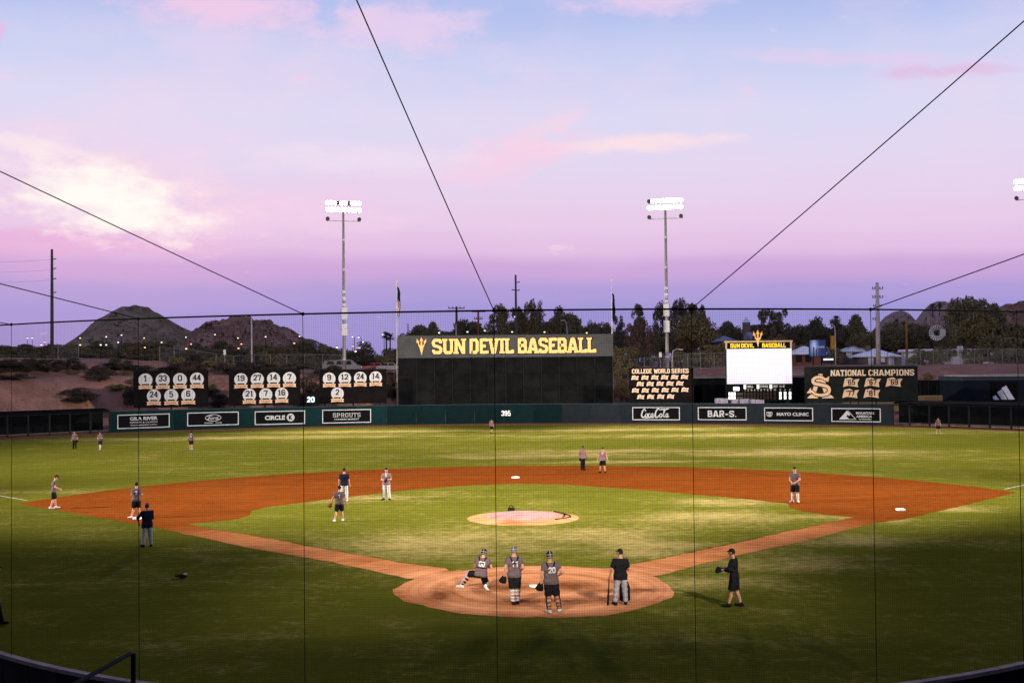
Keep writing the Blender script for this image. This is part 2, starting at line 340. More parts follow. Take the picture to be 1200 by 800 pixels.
# ---------------------------------------------------------------- field materials
def ground_mat(name, kind):
    m = bpy.data.materials.new(name); m.use_nodes = True; t = m.node_tree; b = t.nodes['Principled BSDF']; MATS[name] = m
    P = t.nodes.new('ShaderNodeNewGeometry').outputs['Position']
    s = t.nodes.new('ShaderNodeSeparateXYZ'); t.links.new(P, s.inputs[0]); x, y = X(t, s.outputs[0]), X(t, s.outputs[1])
    b.inputs['Specular IOR Level'].default_value = 0.0; b.inputs['Roughness'].default_value = .95
    P2 = ncomb(t, x, y, 0.0)
    big = nnoise(t, P2, .055, 5, .62, .4); mid = nnoise(t, P2, .33, 6, .68, .5); fine = nnoise(t, P2, 2.4, 5, .75); tiny = nnoise(t, P2, 14, 4, .8)
    streak = nnoise(t, ncomb(t, x*.16, y*.8, 3.0), 1.0, 5, .65, .5)
    def blob(cx, cy, rx, ry):
        a = (x-cx)/rx; c = (y-cy)/ry
        return ((a*a+c*c)*-1).exp()
    if kind == 'grass':
        wear = None
        for q in ((6.5, .8, 3.2, 1.8), (5.0, 8.0, 3.4, 3.6), (-4, 10, 6.0, 5.0), (3, 12, 5.0, 3.0), (9, 62, 10, 3.2), (5, 58, 12, 3), (9, 51, 8, 1.3), (20, 20.0, 5, 1.5), (23, 58, 12, 4), (-10, 27.5, 5, 2), (12, 24, 4, 2.2), (9.5, 17.5, 5, 3), (-30, 88, 26, 4), (25, 84, 22, 4), (-21, 33, 9, 1.2), (-14, 98, 20, 3), (14, 96, 18, 4), (17, 17, 2, 2), (-24, 33, 8, 1), (9.5, 4.2, 4.5, 2.2), (14, 9.5, 4, 2.0)):
            g = blob(*q); wear = g if wear is None else wear.max(g)
        f = (wear*.55 + (mid-.5)*1.2 + (streak-.5)*.55 + (fine-.5)*1.35 + (big-.5)*.8).step(-.02, .92)
        c = nmix(t, (big*.5+streak*.6+fine*.35-.25).clamp(), (.048, .054, .0050), (.135, .128, .0165))
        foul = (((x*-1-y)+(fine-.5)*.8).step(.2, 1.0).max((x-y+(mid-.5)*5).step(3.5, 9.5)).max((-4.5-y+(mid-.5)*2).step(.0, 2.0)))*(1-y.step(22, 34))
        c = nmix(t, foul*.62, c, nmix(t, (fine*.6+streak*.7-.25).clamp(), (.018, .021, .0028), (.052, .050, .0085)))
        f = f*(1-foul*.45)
        c = nmix(t, f, c, (.31, .235, .090))
        c = nmix(t, ((tiny-.5)*.9+.25).clamp(), c, nmix(t, .5, c, (.02, .03, .004)))
    elif kind in ('dirt', 'mound'):
        # red skin of the infield, well raked, with darker streaks
        sk = nmix(t, (((mid*.7+streak*.8-.75)*1.5)+.5).clamp(), (.072, .0165, .0030), (.142, .037, .0070))
        sk = nmix(t, ((fine-.42)*1.1).clamp(), sk, (.19, .056, .012))
        for q in ((-15, 22, 4, .6), (16, 33, 6, .5), (19, 24, 4, .5), (-22, 27, 5, .8), (0, 41, 9, .6), (-6, 37.5, 6, .5)):
            sk = nmix(t, (blob(*q)*(mid*1.3)*.6).clamp(), sk, (.08, .016, .0026))
        # the circle round the plate and the base paths: paler, scuffed and raked in arcs
        r = (x*x+y*y).sqrt(); ang = nnoise(t, ncomb(t, r*2.3, mid*.5, 0.0), 1.0, 3, .6)
        c = nmix(t, (((mid*.75+ang*.6-.675)*2.6)+.5).clamp(), (.20, .064, .022), (.56, .255, .125))
        scuff = (blob(-1.1, .2, 1.0, .8).max(blob(1.1, .3, 1.1, .8)).max(blob(.3, -2.2, 2.2, .55)).max(blob(-3.2, -1, .5, 1.4)).max(blob(3.0, -.6, 1.4, .4)))*(fine*1.3)
        c = nmix(t, (scuff*1.5).clamp(), c, (.105, .033, .011))
        c = nmix(t, ((tiny-.5)*1.2).clamp(), c, (.40, .21, .10))
        if kind == 'dirt': c = nmix(t, r.step(4.6, 8)*.62, c, nmix(t, (((mid*.6+streak*.8-.7)*2)+.5).clamp(), (.17, .050, .011), (.42, .150, .045)))
        if kind == 'dirt': c = nmix(t, (r+(mid-.5)*9+(fine-.5)*3).step(16, 24), c, sk)
    else:                                             # warning track and desert dirt
        c = nmix(t, (mid*.6+fine*.5).clamp(), (.10, .042, .020), (.21, .095, .050))
    t.links.new(c if not isinstance(c, X) else c.v, b.inputs['Base Color'])
    bp = t.nodes.new('ShaderNodeBump'); bp.inputs['Strength'].default_value = .7 if kind != 'grass' else 1.0; bp.inputs['Distance'].default_value = .04
    t.links.new((fine*.7+tiny).v, bp.inputs['Height']); t.links.new(bp.outputs[0], b.inputs['Normal'])
    return m
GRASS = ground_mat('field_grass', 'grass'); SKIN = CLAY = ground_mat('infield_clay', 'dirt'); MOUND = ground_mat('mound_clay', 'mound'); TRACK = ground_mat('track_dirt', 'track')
WHITE = mat('white_paint', (.75, .74, .70), .6, .06, 4)

# ---------------------------------------------------------------- outfield wall line (distance from home plate by bearing)
PH = [-60, -45, -38, -31.7, -25.2, -21.6, -18.3, -13, -6.3, 0, 7.8, 14.5, 19.9, 25, 28.8, 32.9, 38, 45, 60]
RR = [97, 102, 106, 109.2, 112.6, 113.6, 114.2, 114.7, 114.9, 114.3, 112.9, 111.2, 110.4, 109.6, 108.0, 105.2, 102, 98, 92]
def wall_r(phi): return float(np.interp(math.degrees(phi), PH, RR))
def wall_p(phi, dr=0.0): r = wall_r(phi)+dr; return Vector((r*math.sin(phi), r*math.cos(phi), 0))
def wall_hit(u):
    d = ray(u, 488); lo, hi = 60.0, 260.0
    for _ in range(50):
        t = (lo+hi)/2; p = CAM+d*t
        if math.hypot(p[0], p[1]) < wall_r(math.atan2(p[0], p[1])): lo = t
        else: hi = t
    phi = math.atan2(p[0], p[1]); a, b = wall_p(phi-.02), wall_p(phi+.02)
    return Vector((p[0], p[1], 0)), math.atan2(b.y-a.y, b.x-a.x), phi

# ---------------------------------------------------------------- ground sheets
def arc(cx, cy, r, a0, a1, n): return [(cx+r*math.sin(R(a0+(a1-a0)*i/n)), cy+r*math.cos(R(a0+(a1-a0)*i/n))) for i in range(n+1)]
def rough(pts, step=.5, amp=.05, closed=True):
    out = []; n = len(pts)
    for i in range(n if closed else n-1):
        a, b = Vector(pts[i]), Vector(pts[(i+1) % n]); k = max(1, int((b-a).length/step))
        for j in range(k):
            p = a.lerp(b, j/k); out.append((p.x+random.uniform(-amp, amp), p.y+random.uniform(-amp, amp)))
    return out
def tri_sheet(name, pts, z, material):
    bm = bmesh.new(); vs_ = [bm.verts.new((p[0], p[1], z)) for p in pts]; f = bm.faces.new(vs_)
    if f.normal.z < 0: f.normal_flip()
    bmesh.ops.triangulate(bm, faces=[f]); bm.normal_update()
    for f in bm.faces:
        if f.normal.z < 0: f.normal_flip()
    me = bpy.data.meshes.new(name); bm.to_mesh(me); bm.free()
    return link(name, me, material)
gr = MB()
gr.sheet([(-9000, -400), (9000, -400), (9000, 82), (-9000, 82)], -.03)
tag(gr.build('ground', mat('bare_ground', (.09, .06, .045), .95, .3, .2, world=True)), kind='structure')
outer = [wall_p(R(a))[:2] for a in np.linspace(-60, 60, 121)]
turf = outer + [(70, 30), (45, -6), (24, -20), (15, -24), (0, -26), (-15, -24), (-24, -20), (-45, -6), (-70, 30)]
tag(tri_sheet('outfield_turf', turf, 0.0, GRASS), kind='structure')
track = [wall_p(R(a), -.02)[:2] for a in np.linspace(-56, 56, 113)]+[(wall_p(R(a), -4.6+random.uniform(-.35, .35)))[:2] for a in np.linspace(56, -56, 226)]
tag(tri_sheet('warning_track', track, .004, TRACK), kind='structure')
# red infield skin: fan round the pitcher's plate, cut by the foul lines
fan = [(0, 4.0), (-15.3, 14.4), (-17.1, 15.9), (-19.8, 18.6), (-28.4, 27.1)]+arc(0, 18.9, 29.5, -72, 72, 60)+[(28.4, 26.8), (19.5, 17.4), (17.8, 15.8), (15.3, 14.4)]
tag(tri_sheet('infield_skin', rough(fan, .5, .08), .004, SKIN), kind='structure')
def lane(s):
    a = [(s*2.6, 1.6), (s*4.5, 2.1), (s*5.9, 3.8), (s*7.7, 5.8), (s*9.5, 7.6), (s*11.6, 9.6), (s*13.1, 11.3), (s*15.0, 13.4), (s*17.0, 15.7), (s*17.2, 17.6), (s*15.9, 17.3), (s*14.8, 15.7), (s*11.9, 12.7), (s*9.4, 10.0), (s*7.1, 7.7), (s*4.8, 5.3), (s*3.2, 4.1)]
    return a if s > 0 else a[::-1]
for s in (-1, 1): tag(tri_sheet('base_path', rough(lane(s), .45, .06), .008, CLAY), kind='structure')
tag(tri_sheet('plate_circle', rough([((4.62+.12*math.sin(3*a)+.07*math.sin(7*a+1))*math.sin(a), (4.62+.12*math.sin(3*a)+.07*math.sin(7*a+1))*math.cos(a)) for a in np.linspace(0, 6.2, 60)], .45, .06), .012, CLAY), kind='structure')
inf = [(-16.2, 17.3), (-14.8, 18.2), (-14.1, 19.1), (-13.9, 20.4), (-14.2, 22.3), (-13.6, 23.9), (-12.2, 25.6), (-10.4, 27.7), (-8.6, 29.8), (-6.4, 32.0), (-3, 34.1), (0, 34.8), (3, 33.9), (6.8, 30.8), (9.9, 27.7), (12.7, 24.7), (14.2, 22.7), (13.9, 21.0), (14.2, 19.2), (14.8, 17.9), (15.9, 16.9), (13.2, 14.0), (10.3, 11.1), (8.2, 8.9), (6.4, 7.1), (4.8, 5.5), (3.6, 4.4)]+arc(0, 0, 4.35, 36, -36, 14)+[(-3.4, 4.3), (-4.9, 5.4), (-7.2, 7.8), (-9.4, 10.1), (-11.9, 12.9), (-14.8, 15.6)]
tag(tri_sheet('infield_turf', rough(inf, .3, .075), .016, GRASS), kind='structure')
for s in (-1, 1):
    q = MB(); d = Vector((s, 1, 0)).normalized(); n = Vector((d.y, -d.x, 0))*.06
    a, b = d*40.2, d*96
    q.add([a-n, a+n, b+n, b-n], [(0, 1, 2, 3)]); 
    for i, v in enumerate(q.v): q.v[i] = (v[0], v[1], .02)
    o = q.build('foul_line', mat('chalk', (.32, .31, .26), .9, .3, 2)); tag(o, kind='structure')

# mound
def dome(n, rings, rad, hz, z0, wob=0.0):
    V = [(0, 0, z0+hz)]; F = []
    for i in range(1, rings+1):
        for k in range(n):
            r = rad*i/rings*(1+(wob*math.sin(3*k*2*math.pi/n+.7)+wob*.6*math.sin(7*k*2*math.pi/n)) if i == rings else 1)
            a = 2*math.pi*k/n; V.append((r*math.cos(a), r*math.sin(a), z0+hz*max(0, 1-(i/rings)**1.8)))
    F += [(0, 1+k, 1+(k+1) % n) for k in range(n)]
    for i in range(rings-1): F += [(1+i*n+k, 1+(i+1)*n+k, 1+(i+1)*n+(k+1) % n, 1+i*n+(k+1) % n) for k in range(n)]
    return V, F
V, F = dome(48, 8, 2.74, .25, .02); o = MB().add(V, F).build('pitchers_mound', MOUND, smooth=True); o.location = (0, 18.0, 0)
tag(o, kind='structure')
t = thing('mound_cover', 'pinkish tarp spread over the pitcher\'s mound', 'tarp', (0, 18.0, 0))
V, F = dome(40, 8, 2.38, .25, .055, .03)
n = 40; b = len(V); V += [(v[0]*1.012, v[1]*1.012, .022) for v in V[-n:]]; F += [(b-n+k, b+k, b+(k+1) % n, b-n+(k+1) % n) for k in range(n)]
TARP = mat('tarp_vinyl', (.27, .150, .145), .55, .2, 2.2, .5); BLACK = mat('black_rubber', (.012, .012, .013), .7, .2, 6)
MB().add(V, F).build('sheet', TARP, t, True)
q = MB(); q.tube([(1.55, .75, .24), (1.95, .35, .19), (2.3, .25, .10), (2.32, -.3, .09), (2.05, -.85, .10), (1.5, -1.45, .13)], .035, 6); q.build('strap', BLACK, t)
q = MB(); q.tube([(1.95, .35, .19), (2.05, -.2, .15), (1.9, -.75, .14)], .03, 6); q.build('strap', BLACK, t)
q = MB(); q.tube([(-2.1, -1.0, .06), (-.6, -2.25, .06), (.6, -2.27, .06), (1.9, -1.3, .06)], .022, 6); q.build('hem_rope', BLACK, t)
q = MB(); q.box((0, 0, .1), (.3, .22, .2), .3); q.tube([(-.1, 0, .2), (-.06, 0, .32), (.06, 0, .32), (.1, 0, .2)], .02, 6); o = q.build('ball_bag', BLACK); o.location = (-.55, 20.55, .02)
tag(o, 'small black bag standing on the grass behind the mound', 'bag')
# plate and bases
def base_bag(name, label, x, y, rz):
    q = MB(); h = .19
    P = []
    for z, s in ((.0, h), (.06, h), (.085, h*.86)): P += [(a*s, b_*s, z) for a, b_ in ((-1, -1), (1, -1), (1, 1), (-1, 1))]
    q.add(P, [(8, 9, 10, 11)]+[(4*i+k, 4*i+(k+1) % 4, 4*i+4+(k+1) % 4, 4*i+4+k) for i in range(2) for k in range(4)])
    o = q.build(name, WHITE); o.location = (x, y, .005); o.rotation_euler = (0, 0, rz); tag(o, label, 'base', 'bases of the infield')
base_bag('base_bag', 'white second base bag on the red clay behind the mound', 0, 38.8, R(45))
base_bag('base_bag', 'white first base bag on the red clay at right', 19.13, 19.4, R(0))
base_bag('base_bag', 'white third base bag beside the player with one foot out', -19.35, 19.55, R(0))
q = MB(); q.add([(-.216, .216, .03), (.216, .216, .03), (.216, 0, .03), (0, -.216, .03), (-.216, 0, .03), (-.216, .216, 0), (.216, .216, 0), (.216, 0, 0), (0, -.216, 0), (-.216, 0, 0)], [(4, 3, 2, 1, 0)]+[(i, (i+1) % 5, (i+1) % 5+5, i+5) for i in range(5)])
o = q.build('home_plate', WHITE); o.location = (0, .2, .014); tag(o, 'white home plate in the dirt circle', 'home plate')

# ---------------------------------------------------------------- outfield wall
TEAL = mat('pad_teal', (.0056, .0180, .0200), .8, .18, .5, rnd=.16); NAVY = mat('pad_slate', (.014, .0175, .022), .8, .18, .5, rnd=.14); DEEP = mat('pad_deep_green', (.0048, .0125, .0145), .8, .18, .5, rnd=.14)
t = thing('outfield_wall', 'long padded dark green outfield wall carrying the sponsor signs', 'wall')
a0, a1 = wall_hit(129)[2], wall_hit(1046)[2]; NP = 26
for i in range(NP):
    p, q_ = wall_p(a0+(a1-a0)*i/NP), wall_p(a0+(a1-a0)*(i+1)/NP); c = (p+q_)/2; L = (q_-p).length; rz = math.atan2(q_.y-p.y, q_.x-p.x)
    m = TEAL if i < 9 else (DEEP if i < 15 else NAVY)
    q = MB(); q.plate([(-L/2+.012, .0), (L/2-.012, .0), (L/2-.012, 2.46), (L/2-.06, 2.5), (-L/2+.06, 2.5), (-L/2+.012, 2.46)], -.08, .12)
    o = q.build('pad_panel', m, t); o.location = c; o.rotation_euler = (0, 0, rz)
q = MB(); pts = [wall_p(a0+(a1-a0)*i/NP, .06) for i in range(NP+1)]
q.tube([(p.x, p.y, 2.53) for p in pts], .05, 6); q.build('top_rail', mat('wall_rail', (.03, .05, .05), .5, .1, 3), t)

# sponsor signs fixed to the wall
SIGNB = mat('sign_black', (.006, .006, .007), .5, .1, 4); SIGNW = mat('sign_white', (.42, .43, .45), .6, .05, 4)
def wall_sign(name, label, u0, u1, v0, v1):
    P, rz, phi = wall_hit((u0+u1)/2); s = ppm(P.y)*1.0
    W = (u1-u0)/s; H = (v1-v0)/s; zc = at((u0+u1)/2, (v0+v1)/2, P.y)[2]
    n = Vector((math.sin(rz), -math.cos(rz), 0))
    t = thing(name, label, 'sign', P+n*.16, rz, 'sponsor signs on the outfield wall')
    q = MB(); q.box((0, 0, zc), (W, .05, H)); q.build('panel', SIGNB, t)
    e = .11; q = MB()
    q.box((0, -.03, zc+H/2-e/2), (W, .03, e)); q.box((0, -.03, zc-H/2+e/2), (W, .03, e))
    for sx in (-1, 1): q.box((sx*(W/2-e/2), -.03, zc), (e, .028, H-2*e))
    q.build('border', SIGNW, t)
    return t, W, H, zc
def dashes(t, x, z, W, H, n, m, y=-.04, name='small_lettering'):
    """a line of lettering too small to be read in the photograph"""
    q = MB(); cx = x-W/2; st = W/n
    for i in range(n):
        if random.random() < .12: continue
        w_ = st*random.uniform(.5, .78); q.box((cx+st*(i+.5), y, z+H/2), (w_, .02, H*random.uniform(.75, 1)))
        if random.random() < .6: pass
    return tag(q.build(name, m, t), kind='stuff')
t, W, H, zc = wall_sign('wall_sign', 'black sign reading GILA RIVER, farthest left on the wall', 138, 198, 485, 501.3)
sans('lettering', 'GILA RIVER', 0, zc+.13, .42, 3.35, SIGNW, t, -.05, .035); sans('lettering', 'RESORTS & CASINOS', 0, zc-.22, .19, 3.3, SIGNW, t, -.05, .01, spacing=1.15)
for s in (-1, 1): MB().box((s*1.15, -.045, zc-.46), (.95, .02, .05)).build('rule', SIGNW, t); dashes(t, 0, zc-.53, 1.2, .13, 9, SIGNW)
t, W, H, zc = wall_sign('wall_sign', 'black sign with the oval Ford badge', 220, 279, 482.6, 498.3)
def ellipse(a, b, n=36): return [(a*math.cos(2*math.pi*i/n), b*math.sin(2*math.pi*i/n)) for i in range(n)]
def ring(mb, a, b, w_, zc, y, th=.02, n=36, x=0):
    V = []
    for k in range(n):
        c, s = math.cos(2*math.pi*k/n), math.sin(2*math.pi*k/n)
        V += [(x+a*c, y, zc+b*s), (x+(a-w_)*c, y, zc+(b-w_)*s), (x+a*c, y+th, zc+b*s), (x+(a-w_)*c, y+th, zc+(b-w_)*s)]
    F = []
    for k in range(n):
        j = (k+1) % n; F += [(4*k, 4*k+1, 4*j+1, 4*j), (4*k+2, 4*j+2, 4*j+3, 4*k+3), (4*k, 4*j, 4*j+2, 4*k+2), (4*k+1, 4*k+3, 4*j+3, 4*j+1)]
    return mb.add(V, F)
q = MB(); ring(q, 1.0, .43, .07, zc+.13, -.05); q.build('oval', SIGNW, t)
q = MB(); strokes(q, [([(-.62, .12), (-.5, .26), (-.2, .27), (-.1, .2)], .09), ([(-.36, .26), (-.46, -.05), (-.58, -.2), (-.7, -.12)], .11), ([(-.5, .04), (-.3, .06)], .07), ([(-.2, .05), (-.3, -.1), (-.18, -.18), (-.06, -.05), (-.18, .06)], .08), ([(.06, .05), (.02, -.17)], .08), ([(.04, -.02), (.16, .07), (.22, .02)], .08), ([(.48, .02), (.36, .06), (.28, -.1), (.38, -.17), (.5, -.02)], .08), ([(.6, .28), (.48, -.06), (.54, -.17), (.66, -.1)], .08)], 0, zc+.12, 1.15, .08, -.05); q.build('lettering', SIGNW, t)
dashes(t, 0, zc-.55, 2.2, .11, 16, SIGNW)
t, W, H, zc = wall_sign('wall_sign', 'black sign reading CIRCLE with a K in a white disc', 299, 357, 481.2, 497)
sans('lettering', 'CIRCLE', -.65, zc-.27, .58, 2.55, SIGNW, t, -.05, .04)
q = MB(); q.plate([(1.35+x, zc+z) for x, z in ellipse(.5, .5, 28)], -.05, -.03); q.build('disc', SIGNW, t)
sans('letter', 'K', 1.35, zc-.27, .56, .5, SIGNB, t, -.07, .06)
t, W, H, zc = wall_sign('wall_sign', 'black sign reading SPROUTS FARMERS MARKET', 378, 434.5, 479.5, 495.3)
q = MB(); block(q, 'SPROUTS', 0, zc-.12, .55, 3.6, .12, -.05); q.build('lettering', SIGNW, t); sans('lettering', 'FARMERS MARKET', 0, zc-.5, .22, 3.2, SIGNW, t, -.05, .012, spacing=1.1)
t, W, H, zc = wall_sign('wall_sign', 'black sign with white Coca-Cola script', 741, 797, 476.8, 492)
def cola(m):
    C1 = [([(.28, .78), (.18, .9), (.02, .72), (-.12, .35), (-.1, .08), (.06, 0), (.24, .14), (.34, .28)], .13), ([(.28, .78), (.34, .66)], .1)]
    o = lambda x: [([(x, .42), (x-.12, .3), (x-.12, .08), (x, .02), (x+.1, .15), (x+.1, .32), (x, .42), (x+.12, .36)], .1)]
    c = lambda x: [([(x+.12, .34), (x, .42), (x-.1, .25), (x-.06, .06), (x+.06, .03), (x+.2, .2)], .1)]
    a = lambda x: [([(x+.1, .36), (x, .42), (x-.12, .25), (x-.08, .05), (x+.02, .05), (x+.12, .38), (x+.1, .06), (x+.24, .12)], .1)]
    L = C1+o(.42)+c(.7)+a(1.02)
    L += [([(1.85, .8), (1.7, .95), (1.48, .7), (1.36, .35), (1.38, .08), (1.52, .0), (1.7, .12), (1.82, .28)], .14), ([(1.85, .8), (2.1, .86), (2.45, .84), (2.85, .95)], .12), ([(1.24, .22), (1.4, .24)], .08)]
    L += o(1.98)+[([(2.2, .1), (2.34, .55), (2.44, .86), (2.34, .8), (2.25, .3), (2.3, .04), (2.44, .12)], .1)]+a(2.62)
    L += [([(.06, 0), (.3, -.08), (.8, -.03), (1.25, -.02)], .07)]
    return strokes(m, [([(x, y) for x, y in l], w_*1.35) for l, w_ in L], -1.72, zc-.48, 1.2, .1, -.05)
cola(MB()).build('lettering', SIGNW, t)
t, W, H, zc = wall_sign('wall_sign', 'black sign reading BAR-S in heavy white letters', 818, 875, 476.8, 492)
q = MB(); block(q, 'BAR-S.', 0, zc-.42, .8, 3.7, .2, -.05); q.build('lettering', SIGNW, t)
t, W, H, zc = wall_sign('wall_sign', 'black sign reading MAYO CLINIC with linked shields', 896, 952.5, 477.2, 493)
sans('lettering', 'MAYO CLINIC', .52, zc-.2, .42, 3.9, SIGNW, t, -.05, .025)
sh = [(-.2, .28), (.2, .28), (.2, -.05), (.12, -.22), (0, -.32), (-.12, -.22), (-.2, -.05)]
for i, (sx, sz, k) in enumerate(((-2.5, .0, 1.0), (-2.18, .0, 1.0), (-2.34, -.06, .95))):
    q = MB(); V = []
    for p in sh: V += [(sx+p[0]*k, -.05-.004*i, zc+sz+p[1]*k), (sx+p[0]*k*.68, -.05-.004*i, zc+sz+p[1]*k*.7)]
    q.add(V, [(2*j, 2*j+1, (2*j+3) % 14, (2*j+2) % 14) for j in range(7)]); q.build('shield', SIGNW, t)
t, W, H, zc = wall_sign('wall_sign', 'black sign with a white mountain reading MOUNTAIN AMERICA', 975, 1031.5, 478, 494.2)
q = MB(); q.plate([(-2.0, zc-.55), (-1.05, zc+.55), (-.62, zc+.08), (-.85, zc-.1), (-.95, zc+.05), (-1.15, zc-.15), (-.85, zc-.42), (-1.1, zc-.55)], -.05, -.03)
q.plate([(-.98, zc+.55), (-.9, zc+.55), (.08, zc-.55), (-.02, zc-.55)], -.052, -.03); q.plate([(-1.0, zc-.55), (.0, zc-.55), (-.04, zc-.49), (-.94, zc-.49)], -.055, -.03); q.build('emblem', SIGNW, t)
sans('lettering', 'MOUNTAIN', 1.1, zc+.1, .3, 2.1, SIGNW, t, -.05, .03); sans('lettering', 'AMERICA', .98, zc-.3, .3, 1.85, SIGNW, t, -.05, .03); dashes(t, 1.1, zc-.55, 1.5, .12, 11, SIGNW)
P, rz, phi = wall_hit(593)
t = thing('distance_mark', 'white number 395 on the centre field wall', 'sign', P+Vector((math.sin(rz), -math.cos(rz), 0))*.1, rz)
q = MB(); block(q, '395', 0, at(593, 487, P.y)[2], .68, 1.25, .18, -.03, serif=False); q.build('digits', mat('digit_white', (.7, .72, .72), .6, .03, 4), t)

# ---------------------------------------------------------------- big boards behind the wall
class Board:
    def __init__(s, name, label, cat, u0, u1, v0, v1, Y, group=None, face=True):
        s.uc, s.vc = (u0+u1)/2, (v0+v1)/2; c = at(s.uc, s.vc, Y); s.c = c; s.k = ppm(Y)
        rz = -math.atan2(c[0], c[1])*.6 if face else 0.0
        s.t = thing(name, label, cat, (c[0], c[1], 0), rz, group)
        s.W, s.H, s.zc = (u1-u0)/s.k, (v1-v0)/s.k, c[2]
    def x(s, u): return (u-s.uc)/s.k
    def z(s, v): return s.zc-(v-s.vc)/s.k
    def m(s, d): return d/s.k
    def rect(s, name, u0, u1, v0, v1, y0, y1, material, parent=None):
        q = MB(); q.plate([(s.x(u0), s.z(v1)), (s.x(u1), s.z(v1)), (s.x(u1), s.z(v0)), (s.x(u0), s.z(v0))], y0, y1); return q.build(name, material, parent or s.t)
    def posts(s, us, v1, r=.12, y=.25):
        for u in us:
            q = MB(); z1 = s.z(v1); q.box((s.x(u), y, z1/2), (r*2, r*2, z1)); q.build('post', DARKM, s.t)
DARKM = mat('dark_steel', (.02, .02, .021), .6, .2, 2); BOARD = mat('board_black', (.008, .0065, .007), .6, .25, .7)
PEACH = mat('sign_cream', (.62, .42, .27), .6, .05, 3); PALE = mat('ball_white', (.52, .51, .52), .6, .06, 3); MAROON = mat('maroon_paint', (.045, .008, .012), .6, .1, 3); GREY2 = mat('number_dark', (.028, .018, .022), .6, .1, 3)
def number_disc(b, u, v, r, num):
    """a retired number: white ball, dark number, name bar and a cream ribbon"""
    d = MB(); d.plate([(b.x(u)+x, b.z(v)+z) for x, z in ellipse(b.m(r), b.m(r), 30)], -.06, -.02); D = d.build('ball', PALE, b.t)
    for s in (-1, 1):
        q = MB(); pts = [(b.x(u)+s*(b.m(r)*(.98-.42*math.cos(a))), b.z(v)+b.m(r)*.8*math.sin(a)) for a in np.linspace(-.9, .9, 9)]
        strokes(q, [(([(p[0], p[1]) for p in pts]), .05)], 0, 0, 1, .05, -.065, .01); q.build('stitching', mat('stitch', (.30, .28, .29), .7, .1, 3), D)
    q = MB(); h = b.m(r*.92); wd = b.m(r*(.62 if len(num) == 1 else 1.12)); block(q, num, b.x(u), b.z(v+1.6)-0, h, wd, .19, -.085, .02); q.build('digits', GREY2, D)
    q = MB(); q.plate([(b.x(u)-b.m(r*.52), b.z(v+r*.80)), (b.x(u)+b.m(r*.52), b.z(v+r*.80)), (b.x(u)+b.m(r*.52), b.z(v+r*.55)), (b.x(u)-b.m(r*.52), b.z(v+r*.55))], -.085, -.06); q.build('name_bar', BOARD, D)
    q = MB(); A = []
    x0, x1, z0, z1 = b.x(u)-b.m(r*1.04), b.x(u)+b.m(r*1.04), b.z(v+r*1.36), b.z(v+r*.83)
    q.plate([(x0, z0), (b.x(u), z0+.09), (x1, z0), (x1-.1, (z0+z1)/2), (x1, z1), (b.x(u), z1+.07), (x0, z1), (x0+.1, (z0+z1)/2)], -.095, -.05); rb = q.build('ribbon', PEACH, b.t)
    q = MB(); n = random.randint(6, 8); L = b.m(r*1.45)
    for i in range(n): q.box((b.x(u)-L/2+L*(i+.5)/n, -.105, (z0+z1)/2+.05), (L/n*random.uniform(.45, .75), .02, (z1-z0)*random.uniform(.36, .46)))
    q.build('name_lettering', mat('ribbon_red', (.33, .10, .06), .7, .1, 3), rb)
def retired(label, u0, u1, v0, v1, rows, r):
    Y = wall_hit((u0+u1)/2)[0].y+3.2
    b = Board('number_board', label, 'board', u0, u1, v0, v1, Y, 'retired number boards')
    b.rect('panel', u0, u1, v0, v1, -.02, .16, BOARD); b.posts((u0+6, (u0+u1)/2, u1-8), v1)
    for nums in rows:
        for u, v, s in nums: number_disc(b, u, v, r, s)
retired('leftmost retired number board, starting with 1 and 33', 158.5, 242.5, 434, 477, [[(172, 445, '1'), (191.2, 445, '33'), (210.5, 445, '0'), (229.6, 444.6, '44')], [(181.3, 463.6, '24'), (200.7, 463.6, '5'), (219.8, 463.2, '6')]], 7.8)
retired('middle retired number board, starting with 19 and 27', 269.5, 351, 433, 474.5, [[(283.2, 444.4, '19'), (301.8, 444.2, '27'), (320.4, 443.8, '14'), (338.6, 443.6, '7')], [(292.6, 462.5, '21'), (311.4, 462.2, '7'), (329.6, 461.8, '16')]], 7.5)
retired('rightmost retired number board, with a lone 2 below', 375, 452.5, 432.5, 472.5, [[(386.2, 443.4, '9'), (404.2, 443.2, '12'), (422.2, 442.8, '24'), (440.1, 442.6, '14')], [(395.6, 460.8, '2')]], 7.3)
# pitch clock
b = Board('pitch_clock', 'small black pitch clock showing 20 beside the number boards', 'clock', 357, 375, 460, 474, wall_hit(366)[0].y+2.0)
b.rect('case', 357, 374.5, 460, 474.5, -.02, .3, SIGNB); b.posts((360, 372), 474.5, .08)
q = MB(); block(q, '20', b.x(364.3), b.z(471), b.m(6.2), b.m(8.5), .2, -.05, .02, serif=False); q.build('digits', mat('lit_digits', (.6, .85, .95), .5, 0, 3, emit=.85, ecol=(.62, .86, 1.0)), b.t)

